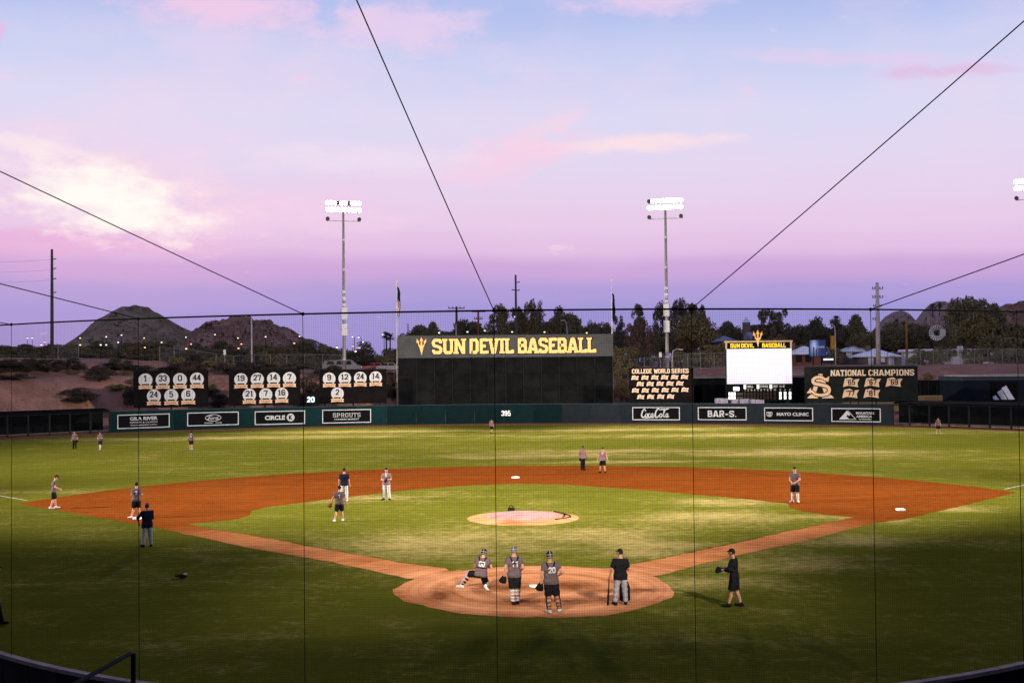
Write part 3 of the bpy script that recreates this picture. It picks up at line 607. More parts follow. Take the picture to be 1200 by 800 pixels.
# batter's eye with the name over it
YB = 121.0
b = Board('batters_eye', 'tall dark panelled centre field screen reading SUN DEVIL BASEBALL', 'screen', 466.5, 719, 392.6, 476, YB, face=False)
EYEB = mat('screen_black', (.0075, .0078, .008), .75, .3, .5, rnd=.2); GREYB = mat('header_grey', (.060, .060, .062), .6, .12, .8)
N_ = 12; u0, u1 = 467.5, 718
for i in range(N_):
    a, c = u0+(u1-u0)*i/N_, u0+(u1-u0)*(i+1)/N_
    for j in range(3):
        z0, z1 = b.z(418)-(b.z(418)-1.9)*(j+1)/3, b.z(418)-(b.z(418)-1.9)*j/3
        q = MB(); q.plate([(b.x(a)+.02, z0+.012), (b.x(c)-.02, z0+.012), (b.x(c)-.02, z1-.012), (b.x(a)+.02, z1-.012)], .1+random.uniform(-.012, .012), .2); q.build('dark_panel', EYEB, b.t)
for i in range(N_+1):
    a = u0+(u1-u0)*i/N_; q = MB(); q.box((b.x(a), .08, b.z(418)/2), (.13, .2, b.z(418)-.02)); q.build('post', mat('eye_post', (.013, .0135, .014), .7, .2, 1), b.t)
b.rect('backing', 467.5, 718, 417, 478, .22, .3, EYEB)
hd = b.rect('header', 466.5, 719, 392.6, 418, -.05, .35, GREYB)
q = MB(); q.box((0, .1, b.z(418)-.05), (b.W+.1, .5, .09)); q.box((0, .15, b.z(392.6)+.04), (b.W+.12, .5, .07)); q.build('trim', mat('header_trim', (.035, .04, .042), .5, .1, 2), hd)
for i in range(1, 6):
    q = MB(); q.box((b.x(466.5+252.5*i/6), -.052, b.z(405.3)), (.02, .01, b.m(25.2))); q.build('seam', DARKM, hd)
GOLD = mat('sign_gold', (.80, .55, .20), .55, .04, 2)
for name, gw, y, m in (('letter_outline', .16, -.08, MAROON), ('lettering', 0.0, -.13, GOLD)):
    zz = b.z(413.9); Hh = b.m(17.6)
    for x0, x1, s in ((507, 545.5, 'SUN'), (550.5, 601.5, 'DEVIL'), (607, 698, 'BASEBALL')): block(MB(), s, b.x((x0+x1)/2), zz, Hh, b.m(x1-x0), .205, y, .05, gap=.08, grow=gw).build(name, m, hd)
def trident(mb, x, z, H, y, g=0.0, th=.03):
    """a three-pronged fork on a pointed handle; z is its lower tip"""
    P = lambda pts: mb.plate([(x+a*H, z+c*H) for a, c in pts], y-random.uniform(0, .002), y+th)
    P([(-.035-g, .40), (0, -.01-g), (.035+g, .40)])
    P([(-.10-g, .46), (0, .02), (.10+g, .46), (0, .52)])
    P([(-.045-g, .38), (.045+g, .38), (.035+g, .80), (.085+g, .80), (0, 1.0+g*1.5), (-.085-g, .80), (-.035-g, .80)])
    for s in (-1, 1):
        P([(s*.02, .40-g), (s*.15, .52-g), (s*(.20+g), .72), (s*(.255+g), .70), (s*.25, .92+g*1.4), (s*(.12-g), .74), (s*.155, .735), (s*(.105-g*.6), .58), (s*.02, .50)])
    return mb
for name, g, y, m in (('fork_outline', .028, -.08, mat('fork_red', (.42, .10, .05), .6, .05, 3)), ('fork', 0.0, -.13, GOLD)):
    trident(MB(), b.x(494.3), b.z(415.8), b.m(21.5), y, g).build(name, m, hd)

# College World Series board
b = Board('series_board', 'dark board reading COLLEGE WORLD SERIES with rows of cream pennants', 'board', 737.5, 812.5, 431, 472, wall_hit(775)[0].y+3.0)
b.rect('panel', 737.5, 812.5, 431, 472, -.02, .16, BOARD); b.posts((746, 775, 805), 472)
LIT = mat('sign_cream_pale', (.66, .50, .36), .6, .05, 3)
for s, u, wd in (('COLLEGE', 752.5, 23), ('WORLD', 775.8, 18.5), ('SERIES', 797, 19.5)): block(MB(), s, b.x(u), b.z(437.2), b.m(5.2), b.m(wd), .2, -.05, serif=False).build('lettering', LIT, b.t)
def pennant(b, u, v, wd, hh, s=None):
    x, z, w_, h = b.x(u), b.z(v), b.m(wd)/2, b.m(hh)/2
    q = MB(); q.plate([(x-w_, z-h*.9), (x-w_*.35, z-h*.62), (x+w_*.35, z-h*.8), (x+w_*.8, z-h*.95), (x+w_*.72, z-h*.1), (x+w_, z+h*.75), (x+w_*.3, z+h*.62), (x-w_*.1, z+h), (x-w_*.75, z+h*.8)], -.05, -.02); P = q.build('pennant', PEACH if s else LIT, b.t)
    q = MB()
    if s: block(q, s, x-w_*.06, z-h*.48, h*1.1, w_*1.05, .19, -.07, .015, serif=False); q.build('digits', GREY2, P)
    else:
        for sx in (-.22, .18): q.box((x+sx*w_*1.3, -.055, z), (w_*.42, .02, h*.75))
        q.build('year_mark', mat('pennant_red', (.50, .26, .19), .7, .1, 3), P)
for v, us in ((442, (744.5, 756.2, 767.7, 779.2, 790.7, 802.2)), (449.5, (750.6, 762.2, 773.7, 785.2, 796.6)), (457, (744.8, 756.4, 768, 779.5, 790.9, 802.5)), (464.6, (751, 762.5, 774.3, 785.8))):
    for i, u in enumerate(us): pennant(b, u, v-(u-770)*.008, 9.2, 5.8)

# National champions board
b = Board('champions_board', 'wide dark board reading NATIONAL CHAMPIONS with an interlocked AS monogram', 'board', 944.5, 1072.5, 429, 471, wall_hit(1008)[0].y+3.0)
BOARD2 = mat('board_green_black', (.011, .0125, .012), .6, .25, .7)
b.rect('panel', 944.5, 1072.5, 429, 471, -.02, .18, BOARD2); b.posts((953, 962, 979, 997, 1006, 1026, 1066), 471, .1)
for s, u, wd in (('NATIONAL', 994.5, 39.5), ('CHAMPIONS', 1043, 51)): block(MB(), s, b.x(u), b.z(440.1), b.m(7), b.m(wd), .19, -.05).build('lettering', LIT, b.t)
for u, v, s in ((998, 448, "'65"), (1022, 448, "'67"), (1046, 448, "'69"), (997, 461, "'77"), (1021, 461, "'81")): pennant(b, u, v, 19, 11.5, s)
# monogram: A with a big S over it
q = MB(); Hm = b.m(30); cx, z0 = b.x(962.5), b.z(466.3)
mono = lambda pts, y: q.plate([(cx+a*Hm, z0+c*Hm) for a, c in pts], y, -.02)
mono([(-.50, 0), (-.08, 0), (-.13, .07), (-.22, .08), (-.10, .42), (.06, .80), (.02, .96), (-.06, .96), (-.10, .86), (-.38, .12), (-.45, .07)], -.05)
mono([(.06, 0), (.52, 0), (.47, .07), (.40, .12), (.08, .96), (-.02, .96), (-.02, .80), (.17, .10), (.09, .07)], -.052)

q.build('monogram_a', PEACH, b.t)
SP = [(.31, .80), (.22, .72), (.08, .82), (-.12, .83), (-.27, .73), (-.23, .59), (.02, .53), (.27, .46), (.35, .31), (.26, .17), (.02, .12), (-.20, .17), (-.33, .28), (-.47, .24)]
for nm, wd, y, mt in (('monogram_keyline', .205, -.062, BOARD2), ('monogram_s', .125, -.08, PEACH)):
    q = MB(); strokes(q, [(SP, wd*Hm)], cx, z0, Hm, .1, y); e = (wd-.125)*.45
    for tri in (((.13-e, .74), (.31, .63-e), (.35+e, .86+e)), ((-.52-e, .20-e), (-.34+e, .20-e), (-.36, .42+e))): q.plate([(cx+p_*Hm, z0+r_*Hm) for p_, r_ in tri], y-.004, y+.01)
    q.build(nm, mt, b.t)
q = MB()


# video board with the line score below it
Yv = wall_hit(889)[0].y+7
b = Board('video_board', 'bright white lit video board with a gold fork on its cream frame', 'scoreboard', 850.5, 928, 400, 470, Yv)
FRAME = mat('frame_cream', (.50, .33, .19), .5, .06, 2)
b.rect('cabinet', 851, 927.5, 399.5, 469.5, .02, .9, DARKM)
b.posts((856, 889, 922), 469.5, .25, .5)
b.rect('frame_top', 849.5, 928.5, 399, 400.9, -.12, .3, FRAME)
b.rect('frame_side', 851, 853, 401, 408.3, -.10, .3, FRAME); b.rect('frame_side', 925.4, 927.6, 401, 408.3, -.10, .3, FRAME)
b.rect('header', 853.2, 925.2, 401, 408.2, -.02, .1, SIGNB)
YEL = mat('lit_yellow', (.85, .60, .05), .5, 0, 3, emit=.55, ecol=(1, .62, .03))
for s, u, wd in (('SUN', 862.3, 11), ('DEVIL', 876.5, 14.5), ('BASEBALL', 907, 27)): block(MB(), s, b.x(u), b.z(407), b.m(4.9), b.m(wd), .2, -.05, serif=False).build('lettering', YEL, b.t)
for name, g, y, m in (('fork_outline', .03, -.16, mat('fork_orange', (.55, .22, .05), .6, .05, 3)), ('fork', -.012, -.2, GOLD)): trident(MB(), b.x(888.6), b.z(407.2), b.m(20.4), y, g).build(name, m, b.t)
m = bpy.data.materials.new('lit_screen'); m.use_nodes = True; tt = m.node_tree; MATS['lit_screen'] = m; bs = tt.nodes['Principled BSDF']
co = tt.nodes.new('ShaderNodeTexCoord'); sp = tt.nodes.new('ShaderNodeSeparateXYZ'); tt.links.new(co.outputs['Generated'], sp.inputs[0]); gx, gz = X(tt, sp.outputs[0]), X(tt, sp.outputs[2])
v_ = ((gx-.5).abs()*-.5+.85-gz*.9).clamp()
lav = ((.42-gz)*2.0).clamp()*((gx-.55).abs()*2.4).clamp()*nnoise(tt, co.outputs['Generated'], 9, 3, .6).step(.25, .75)
tt.links.new(nmix(tt, lav.clamp(), (1, .98, 1), (.88, .66, .97)), bs.inputs['Emission Color']); bs.inputs['Emission Strength'].default_value = 1.02; bs.inputs['Base Color'].default_value = (.02, .02, .02, 1)
b.rect('screen', 852.2, 927.2, 408.4, 449.6, -.03, .05, m)
b.rect('score_panel', 851.5, 927.5, 450.2, 469, -.03, .05, SIGNB)
LAMP = mat('lit_white', (.9, .9, .85), .5, 0, 3, emit=1.3, ecol=(1, .98, .9)); DIM = mat('score_text', (.50, .48, .46), .6, .05, 3)
for u, s, wd in ((879.2, 'BALL', 6.5), (895, 'STRIKE', 9.5), (908.2, 'OUT', 5), (915.7, 'H-E', 6)):
    q = MB(); block(q, s, b.x(u), b.z(454), b.m(2.6), b.m(wd), .2, -.05, serif=False); q.build('score_word', DIM, b.t)
for u in (873, 888, 902.8): b.rect('lit_digit', u-1.3, u+1.3, 450.6, 455.2, -.05, -.02, LAMP)
b.rect('lit_clock', 859.5, 866.5, 453, 457.4, -.05, -.02, LAMP)
for i, s in enumerate(['1', '2', '3', '4', '5', '6', '7', '8', '9', '10', 'R', 'H', 'E']):
    u = 873+i*3.72 if i < 9 else (907.3, 913.5, 919, 924.6)[i-9]
    q = MB(); block(q, s, b.x(u), b.z(457.8), b.m(2), b.m(1.5 if i != 9 else 2.6), .22, -.05, serif=False); q.build('column_number', DIM, b.t)
    for j in range(2):
        v0 = 459.2+j*4.6
        if i >= 10: b.rect('lit_digit', u-1.3, u+1.3, v0, v0+4.0, -.05, -.02, LAMP)
        else: b.rect('digit_window', u-1.2, u+1.2, v0, v0+4.1, -.05, -.02, mat('digit_window', (.035, .028, .02), .5, .1, 3))
for j in range(2):
    for k in range(3): b.rect('lit_digit', 854+k*2.8, 856.3+k*2.8, 459.4+j*4.6, 463.2+j*4.6, -.05, -.02, LAMP)
    b.rect('team_plate', 863.5, 870.5, 459.8+j*4.6, 462.8+j*4.6, -.05, -.02, mat('team_plate', (.06, .05, .04), .5, .1, 3))

# ---------------------------------------------------------------- dark sheds and bullpens behind the wall, right and left
SHED = mat('shed_dark', (.0065, .007, .008), .8, .25, .4); SHEDN = mat('shed_navy', (.010, .0135, .020), .7, .15, .4); CONC = mat('pale_concrete', (.30, .27, .24), .9, .15, .6); TAN = mat('tan_stucco', (.20, .13, .07), .9, .15, .5)
Ys = 121.0
b = Board('batting_shed', 'long low dark shed behind the video board with an open bay', 'shed', 810, 948, 441, 477, Ys, face=False)
b.rect('wall', 822.5, 948, 442.5, 478, 0, 6, SHED); b.rect('wall', 810, 813.5, 442.5, 478, 0, 6, SHED); b.rect('lintel', 813.5, 822.5, 442.5, 452, 0, 6, SHED); b.rect('bay_back', 813.5, 822.5, 452, 478, 4, 4.2, SHED)
b.rect('roof', 808.5, 949, 440.6, 442.5, -.4, 6.3, mat('roof_grey', (.12, .12, .125), .7, .15, .5)); b.rect('door', 826, 842, 459, 478, -.04, .02, mat('door_dark', (.005, .005, .006), .7, .1, 1))
b = Board('windscreen', 'dark screened fence between the champions board and the navy building', 'fence', 1072, 1129, 445, 464, 124, face=False)
for i in range(6):
    a = 1068+60*i/6; b.rect('screen_panel', a+.1, a+9.9, 445, 464, 0, .05, SHED); b.rect('post', a-.35, a+.35, 444.4, 478, -.06, .1, DARKM)
b = Board('block_wall', 'low tan wall in front of the dark screened fence', 'wall', 1060, 1130, 463, 480, 119, face=False)
b.rect('face', 945, 1130, 464.5, 481, 0, .3, TAN); b.rect('coping', 945, 1130, 463.2, 464.5, -.05, .35, mat('tan_cap', (.25, .17, .10), .9, .1, 1))
b = Board('navy_building', 'navy block building with three slanted white stripes', 'building', 1128, 1240, 440, 478, 112, face=False)
b.rect('wall', 1128, 1250, 444, 480, 0, 8, SHEDN); b.rect('fascia', 1127, 1252, 440.6, 445.5, -.25, 8.2, mat('fascia_slate', (.035, .045, .055), .6, .1, .5)); b.rect('roof_edge', 1134, 1252, 438.8, 440.6, .2, 8.0, CONC)
b.rect('sign_panel', 1160, 1192, 447.5, 475, -.05, .0, SIGNB)
LOGO = mat('stripe_white', (.62, .62, .66), .6, .03, 2)
for P4 in (((1162.5, 465), (1166, 462.6), (1170.4, 468), (1164, 468)), ((1168, 459.2), (1173.5, 456), (1180, 467.8), (1173.2, 468)), ((1173.5, 454.5), (1178.8, 451.4), (1188.7, 467.8), (1181.7, 468))):
    q = MB(); q.plate([(b.x(u), b.z(v)) for u, v in P4], -.09, -.04); q.build('slanted_stripe', LOGO, b.t)
PIPE = mat('pen_pipe', (.016, .018, .019), .6, .15, 2); CANOPY = mat('canopy_black', (.006, .006, .007), .9, .2, 1)
def bullpen(label, us, side):
    ph = [wall_hit(u)[2] for u in us]
    t = thing('bullpen', label, 'bullpen', wall_p(ph[len(ph)//2]))
    o0 = Vector(t.location); L = lambda p, z=0: (p.x-o0.x, p.y-o0.y, z)
    for i, a in enumerate(ph):
        p = wall_p(a); q = MB(); x, y, _ = L(p); q.box((x, y, 1.25), (.2, .2, 2.5), -a); q.build('post', PIPE, t)
        if i:
            p0 = wall_p(ph[i-1]); 
            q = MB(); q.tube([L(p0, 2.45), L(p, 2.45)], .06, 6); q.build('rail', PIPE, t)
            q = MB(); q.tube([L(p0, .28), L(p, .28)], .05, 6); q.build('rail', mat('rail_grey', (.10, .10, .09), .6, .2, 2), t)
            q = MB()                                    # sagging wire of this bay
            for k in range(1, 24):
                c = Vector(L(p0)).lerp(Vector(L(p)), k/24); q.tube([(c.x, c.y, .05), (c.x, c.y, 2.42)], .006, 3, False)
            for k in range(1, 20): q.tube([L(p0, .28+2.15*k/20), L(p, .28+2.15*k/20)], .006, 3, False)
            tag(q.build('wire_mesh', PIPE, t), kind='stuff')
            f0, f1 = wall_p(ph[i-1], -.35), wall_p(a, -.35); r0, r1 = wall_p(ph[i-1], 5.2), wall_p(a, 5.2)
            q = MB(); q.add([L(f0, 2.56), L(f1, 2.56), L(r1, 2.72), L(r0, 2.72), L(f0, 2.66), L(f1, 2.66), L(r1, 2.82), L(r0, 2.82)], [(3, 2, 1, 0), (4, 5, 6, 7), (0, 1, 5, 4), (1, 2, 6, 5), (2, 3, 7, 6), (3, 0, 4, 7)]); q.build('canopy', CANOPY, t)
            b0, b1 = wall_p(ph[i-1], 6.6), wall_p(a, 6.6)
            q = MB(); q.add([L(b0, 0), L(b1, 0), L(b1, 2.75), L(b0, 2.75)], [(0, 1, 2, 3)]); q.build('back_wall', SHED, t)
    return t
bullpen('dark roofed bullpen with posts at the left end of the wall', [-60, -38, -16, 8.5, 33, 58, 82, 106, 128.5], -1)
bullpen('dark roofed bullpen with posts below the navy building', [1046.5, 1066, 1089, 1112, 1135.5, 1160, 1185, 1210, 1235], 1)
q = MB(); q.tube([(0, 0, 0), (0, 0, .55), (0, 0, .72)], [.24, .08, .03], 10); q.box((0, 0, .02), (.5, .5, .04)); P = atz(1147, 495.5); o = q.build('marker_cone', mat('cone_pale', (.25, .25, .24), .6, .1, 3)); o.location = P; tag(o, 'small pale cone standing inside the right-hand bullpen', 'cone')
for i, (u0, u1, nm) in enumerate(((838, 853, 'plastic wrapped pallet under the left edge of the video board'), (857, 865, 'leftmost of three small pale bundles under the video board'), (866.5, 878, 'middle of three small pale bundles under the video board'), (879.5, 895, 'rightmost of three pale bundles under the video board'))):
    Yp = wall_hit((u0+u1)/2)[0].y+1.6; k = ppm(Yp); W = (u1-u0)/k; p = at((u0+u1)/2, 474, Yp); zt = at(600, 469+i*.6, Yp)[2]
    q = MB(); n = max(2, int(W/.45)); 
    for j in range(n): q.box((-W/2+W*(j+.5)/n, random.uniform(-.05, .05), zt/2+random.uniform(-.06, .06)), (W/n*.93, .7, zt+random.uniform(-.1, .1)))
    o = q.build('wrapped_bundle', mat('pale_wrap', (.24, .21, .27), .4, .35, 3, .4)); o.location = (p[0], p[1], 0); tag(o, nm, 'bundle', 'pale bundles behind the wall')
# ---------------------------------------------------------------- grandstand round the camera
STEP = mat('stand_concrete', (.055, .05, .048), .9, .2, .8); STEEL = mat('stand_steel', (.03, .03, .032), .6, .2, 2)
t = thing('grandstand', 'dark grandstand with stepped rows behind the backstop wall', 'grandstand', (0, -39, 0))
def ringstep(r0, r1, z, name, m, a=62, n=40):
    V = []; F = []
    for i in range(n+1):
        th = R(-a+2*a*i/n); s, c = math.sin(th), -math.cos(th)
        V += [(r0*s, r0*c+39, z), (r1*s, r1*c+39, z), (r0*s, r0*c+39, z-.6), (r1*s, r1*c+39, z-.6)]
    for i in range(n):
        k = 4*i; F += [(k, k+1, k+5, k+4), (k, k+4, k+6, k+2), (k+1, k+3, k+7, k+5)]
    return MB().add(V, F).build(name, m, t)
ringstep(18.45, 20.4, .32, 'walkway', STEP)
for i in range(17): ringstep(20.4+i*.95, 21.36+i*.95, .62+i*.27, 'seating_step', STEP)
ringstep(36.5, 48, 5.3, 'concourse', STEP)
q = MB(); V = []
for s in (0, 1):
    pass
q.box((0, -8, 14.4), (120, 36, .5)); q.build('roof', STEEL, t)
for sx in (-1, 1): MB().box((sx*47, 9, 13.8), (46, 30, .5), sx*R(42)).build('sky_blocker', STEEL, t)  # unseen slabs added to keep sky light off the near grass
q = MB(); q.box((0, -20, 9.5), (120, .5, 10)); q.build('rear_wall', STEEL, t)
for x in (-45, -30, -15, 15, 30, 45):
    q = MB(); q.tube([(x, 2.5, 4.8), (x, 2.5, 14.15)], .25, 10); q.build('column', STEEL, t)
# stair rail in the lower left of the view
RAIL = mat('rail_paint', (.022, .024, .03), .6, .1, 3)
Yr = -27.2; a = Vector(at(152, 765.5, Yr)); b_ = Vector(at(66, 813, Yr-1.9))
t2 = thing('stair_rail', 'dark metal stair handrail in the near seats at lower left', 'handrail', (a.x, a.y, 0))
zf = .62+.27*5
q = MB(); q.tube([(0, 0, a.z), tuple(b_-Vector((a.x, a.y, 0)))], .022, 8); q.build('handrail', RAIL, t2)
q = MB(); q.tube([(.03, .02, a.z+.0), (.02, .02, zf)], .026, 8); q.build('post', RAIL, t2)
q = MB(); d = b_-Vector((a.x, a.y, 0)); q.tube([(d.x*.95, d.y*.95, d.z-.05), (d.x*.95, d.y*.95, zf)], .032, 8); q.build('post', RAIL, t2)
# backstop wall
RB, HW = 18.3, 1.40
PADB = mat('backstop_pad', (.012, .012, .014), .6, .2, 1.0, rnd=.2); CAPM = mat('wall_cap', (.21, .17, .175), .8, .15, 2)
t = thing('backstop_wall', 'curved padded wall with a pale top behind home plate', 'wall')
NS = 40
def bp(a, r): return Vector((r*math.sin(a), -r*math.cos(a), 0))
for i in range(NS):
    a0_, a1_ = R(-62+124*i/NS), R(-62+124*(i+1)/NS)
    for nm, r0, r1, z0, z1, m in (('pad', RB-.1, RB, .0, HW-.08, PADB), ('cap', RB-.05, RB+.10, HW-.08, HW, CAPM), ('rear_panel', RB, RB+.07, .33, HW-.08, mat('rear_panel', (.022, .017, .019), .8, .3, .7, rnd=.3))):
        g = .0006 if nm == 'cap' else .0009
        P = [bp(a0_+g, r0), bp(a1_-g, r0), bp(a1_-g, r1), bp(a0_+g, r1)]
        q = MB(); q.add([(p.x, p.y, z) for z in (z0, z1) for p in P], [(3, 2, 1, 0), (4, 5, 6, 7), (0, 1, 5, 4), (1, 2, 6, 5), (2, 3, 7, 6), (3, 0, 4, 7)]); q.build(nm, m, t)
# the protective net, its seams, head cable and the tie-back cables to the roof
ROPE = mat('net_black', (.006, .006, .006), .9, .1, 3); ZT = 8.43
t = thing('backstop_net', 'black protective netting hung from a long cable across the view', 'net')
A_ = R(58); pitch = .0445; rad = .0009
nv = int(2*A_*RB/pitch)
th = np.linspace(-A_, A_, nv); s, c = np.sin(th), -np.cos(th)
off = np.array([(0, rad*1.15), (rad, -rad*.6), (-rad, -rad*.6)])
def tri_prism(P0, P1, o0, o1):
    """P0,P1: (n,3) ends; o: (n,3 corners,3) offsets"""
    n = len(P0); V = np.concatenate([P0[:, None]+o0, P1[:, None]+o1], 1).reshape(-1, 3); b = (np.arange(n)*6)[:, None, None]
    F = np.array([(0, 1, 4, 3), (1, 2, 5, 4), (2, 0, 3, 5)])[None]+b
    return V, F.reshape(-1, 4)
P0 = np.stack([RB*s, RB*c, np.full(nv, HW)], 1); P1 = P0.copy(); P1[:, 2] = ZT
oo = off[None, :, 0, None]*np.stack([np.cos(th), np.sin(th), 0*th], 1)[:, None]+off[None, :, 1, None]*np.stack([s, c, 0*th], 1)[:, None]
V1, F1 = tri_prism(P0, P1, oo, oo)
nh = int((ZT-HW)/pitch); nsg = 120; tt_ = np.linspace(-A_, A_, nsg+1)
Vs, Fs, base = [V1], [F1], len(V1)
for zz in np.linspace(HW, ZT, nh):
    a, b2 = tt_[:-1], tt_[1:]
    Q0 = np.stack([RB*np.sin(a), -RB*np.cos(a), np.full(nsg, zz)], 1); Q1 = np.stack([RB*np.sin(b2), -RB*np.cos(b2), np.full(nsg, zz)], 1)
    o3 = np.array([(0, 0, rad*1.15), (0, rad, -rad*.6), (0, -rad, -rad*.6)])[None].repeat(nsg, 0)
    V2, F2 = tri_prism(Q0, Q1, o3, o3); Vs.append(V2); Fs.append(F2+base); base += len(V2)
o = mesh_np('netting', np.concatenate(Vs), np.concatenate(Fs), ROPE, t); o['kind'] = 'stuff'
def net_angle(u, v):
    d = ray(u, v); lo, hi = 5.0, 36.0
    for _ in range(40):
        k = (lo+hi)/2; p = CAM+d*k
        if math.hypot(p[0], p[1]) > RB: lo = k
        else: hi = k
    return math.atan2(p[0], -p[1])
seams = [net_angle(u, 440) for u in (13.3, 162.2, 355.3, 579.5, 811, 1021.5, 1193)]
for a in seams:
    p = bp(a, RB); q = MB(); q.tube([(p.x, p.y, HW), (p.x, p.y, ZT)], .006, 6); q.build('seam_rope', ROPE, t)
q = MB(); q.tube([(RB*math.sin(a), -RB*math.cos(a), ZT+.02) for a in np.linspace(-A_, A_, 90)], .016, 6); q.build('head_cable', ROPE, t)
for k, a in enumerate(seams):
    p = bp(a, RB); xa = -3.9+11.3*(k-3); end = Vector((xa, -29.4, 13.95)); q = MB(); pts = []
    for i in range(9):
        u = i/8; v = Vector((p.x, p.y, ZT+.02)).lerp(end, u); v.z -= .10*4*u*(1-u)*(.4+abs(k-3)*.12); pts.append(v)
    c_ = q.tube(pts, .0095, 6).build('tie_cable', ROPE, t)
    q = MB(); q.ball((p.x, p.y, ZT+.02), (.035, .035, .035), 8, 6); q.build('shackle', ROPE, t)

# ---------------------------------------------------------------- floodlight towers
GALV = mat('galvanised', (.62, .59, .57), .5, .12, 1.2, metal=.2); BALL_ = mat('ballast_white', (.60, .58, .55), .5, .06, 2)
LENS = mat('floodlight_lens', (1, 1, 1), .3, 0, 2, emit=42.0, ecol=(1, .95, .86)); LENSOFF = mat('unlit_lens', (.10, .09, .08), .3, .1, 2)
LCOL = (1.0, .90, .74)
def tower(label, base, Ht, aim, power, size, blend, rows, dark=(), group='floodlight towers', seg=True, lights=None, lr=2.2):
    b0 = Vector(base); d = Vector(aim)-b0; rz = math.atan2(-d.x, d.y)+math.pi          # local -y looks at the field
    t = thing('floodlight_tower', label, 'floodlight tower', base, rz, group)
    z0 = 0.0; n = 7
    for i in range(n):
        za, zb = z0+(Ht-z0)*i/n, z0+(Ht-z0)*(i+1)/n; ra, rb = .30-.14*i/n, .30-.14*(i+1)/n
        q = MB(); q.tube([(0, 0, za), (0, 0, zb-.25), (0, 0, zb-.25), (0, 0, zb+.02)], [ra, rb, rb*1.18, rb*1.18], 10); q.build('pole_section', GALV, t, True)
    for z, h in ((7.2, 1.7), (9.6, 1.8)):
        q = MB(); q.box((0, 0, z+6), (.85, .75, h)); q.build('ballast_box', BALL_, t)
    for z in (16.9, 17.9, 18.8):
        q = MB(); q.box((0, 0, z), (.52, .52, .38)); q.build('bracket', BALL_, t)
    tilt = math.atan2(Ht, math.hypot(d.x, d.y))
    for r_, (dz, xs) in enumerate(rows):
        q = MB(); q.box((0, .1, Ht+dz-.28), (max(xs)-min(xs)+.5, .12, .12)); q.build('crossarm', GALV, t)
        for k, x in enumerate(xs):
            lit = (r_, k) not in dark
            M = Matrix.Translation((x, -.15, Ht+dz)) @ Matrix.Rotation(tilt*.7, 4, 'X')
            q = MB(); q.tube([(0, .34, 0), (0, .16, 0), (0, -.16, 0)], [.12, .24, .31], 10)
            h = q.build('floodlight', GALV, t, True); h.matrix_local = M
            q = MB(); q.tube([(0, -.165, 0), (0, -.19, 0)], [.305, .27], 12); q.build('lens', LENS if lit else LENSOFF, h)
    for (ax, ay, pw, sz, bl) in (lights or [(aim[0], aim[1], power, size, blend)]):
        L = bpy.data.lights.new('floodlight_beam', 'SPOT'); L.energy = pw; L.color = LCOL; L.spot_size = R(sz); L.spot_blend = bl; L.shadow_soft_size = lr
        lo = bpy.data.objects.new('floodlight_beam', L); COL.objects.link(lo); lo.parent = t
        pos = Vector((b0.x, b0.y, b0.z+Ht)); dr = Vector((ax, ay, 0))-pos
        pos += dr.normalized()*1.6
        Mw = Matrix.Translation(pos) @ dr.to_track_quat('-Z', 'Y').to_matrix().to_4x4()
        bpy.context.view_layer.update(); lo.matrix_local = t.matrix_world.inverted() @ Mw
    return t
xs = [-2.35+.52*i for i in range(10)]
pa, pb, pc = at(403.5, 430, 133), at(782, 430, 131), at(1216, 430, 124)
Ha, Hb, Hc = at(403.5, 246, 133)[2], at(782, 243, 131)[2], at(1216, 219, 124)[2]
OFF2 = {(2, 0), (2, 1)}; RW = [(1.0, xs), (0, xs), (-1.35, [xs[0], xs[-1]])]
tower('floodlight tower rising behind the number board with a lone 2', (pa[0], pa[1], 0), Ha, (0, 45, 0), 0, 0, 0, RW, {(0, 3), (0, 6)} | OFF2, lights=[(-14, 70, 4.4e5, 60, 1.0)])
tower('floodlight tower rising behind the college world series board', (pb[0], pb[1], 0), Hb, (0, 45, 0), 0, 0, 0, RW, {(0, 0)} | OFF2, lights=[(14, 70, 4.4e5, 60, 1.0)])
tower('floodlight tower cut off by the right edge of the view', (pc[0], pc[1], 0), Hc, (0, 45, 0), 0, 0, 0, RW, OFF2, lights=[(34, 66, 3.2e5, 56, 1.0)])
# towers of the same ring that stand outside the view: beside the lines and behind the stand
for sx in (-1, 1):
    nm = 'left' if sx < 0 else 'right'
    tower('floodlight tower beside the %s field line, outside the view' % nm, (sx*98, 8, 0), 42, (0, 24, 0), 0, 0, 0, [(1.2, xs), (0, xs)], lights=[(0, 30, 1.8e6, 25, 1.0), (sx*10, 84, 9.5e5, 44, .9)])
    tower('floodlight tower behind the %s of the stand, outside the view' % nm, (sx*34, -70, 0), 44, (0, 24, 0), 0, 0, 0, [(1.2, xs), (0, xs)], lights=[(sx*.6, 8.0, 7.0e5, 12.5, .9), (sx*14, 104, 2.2e5, 30, .9)])
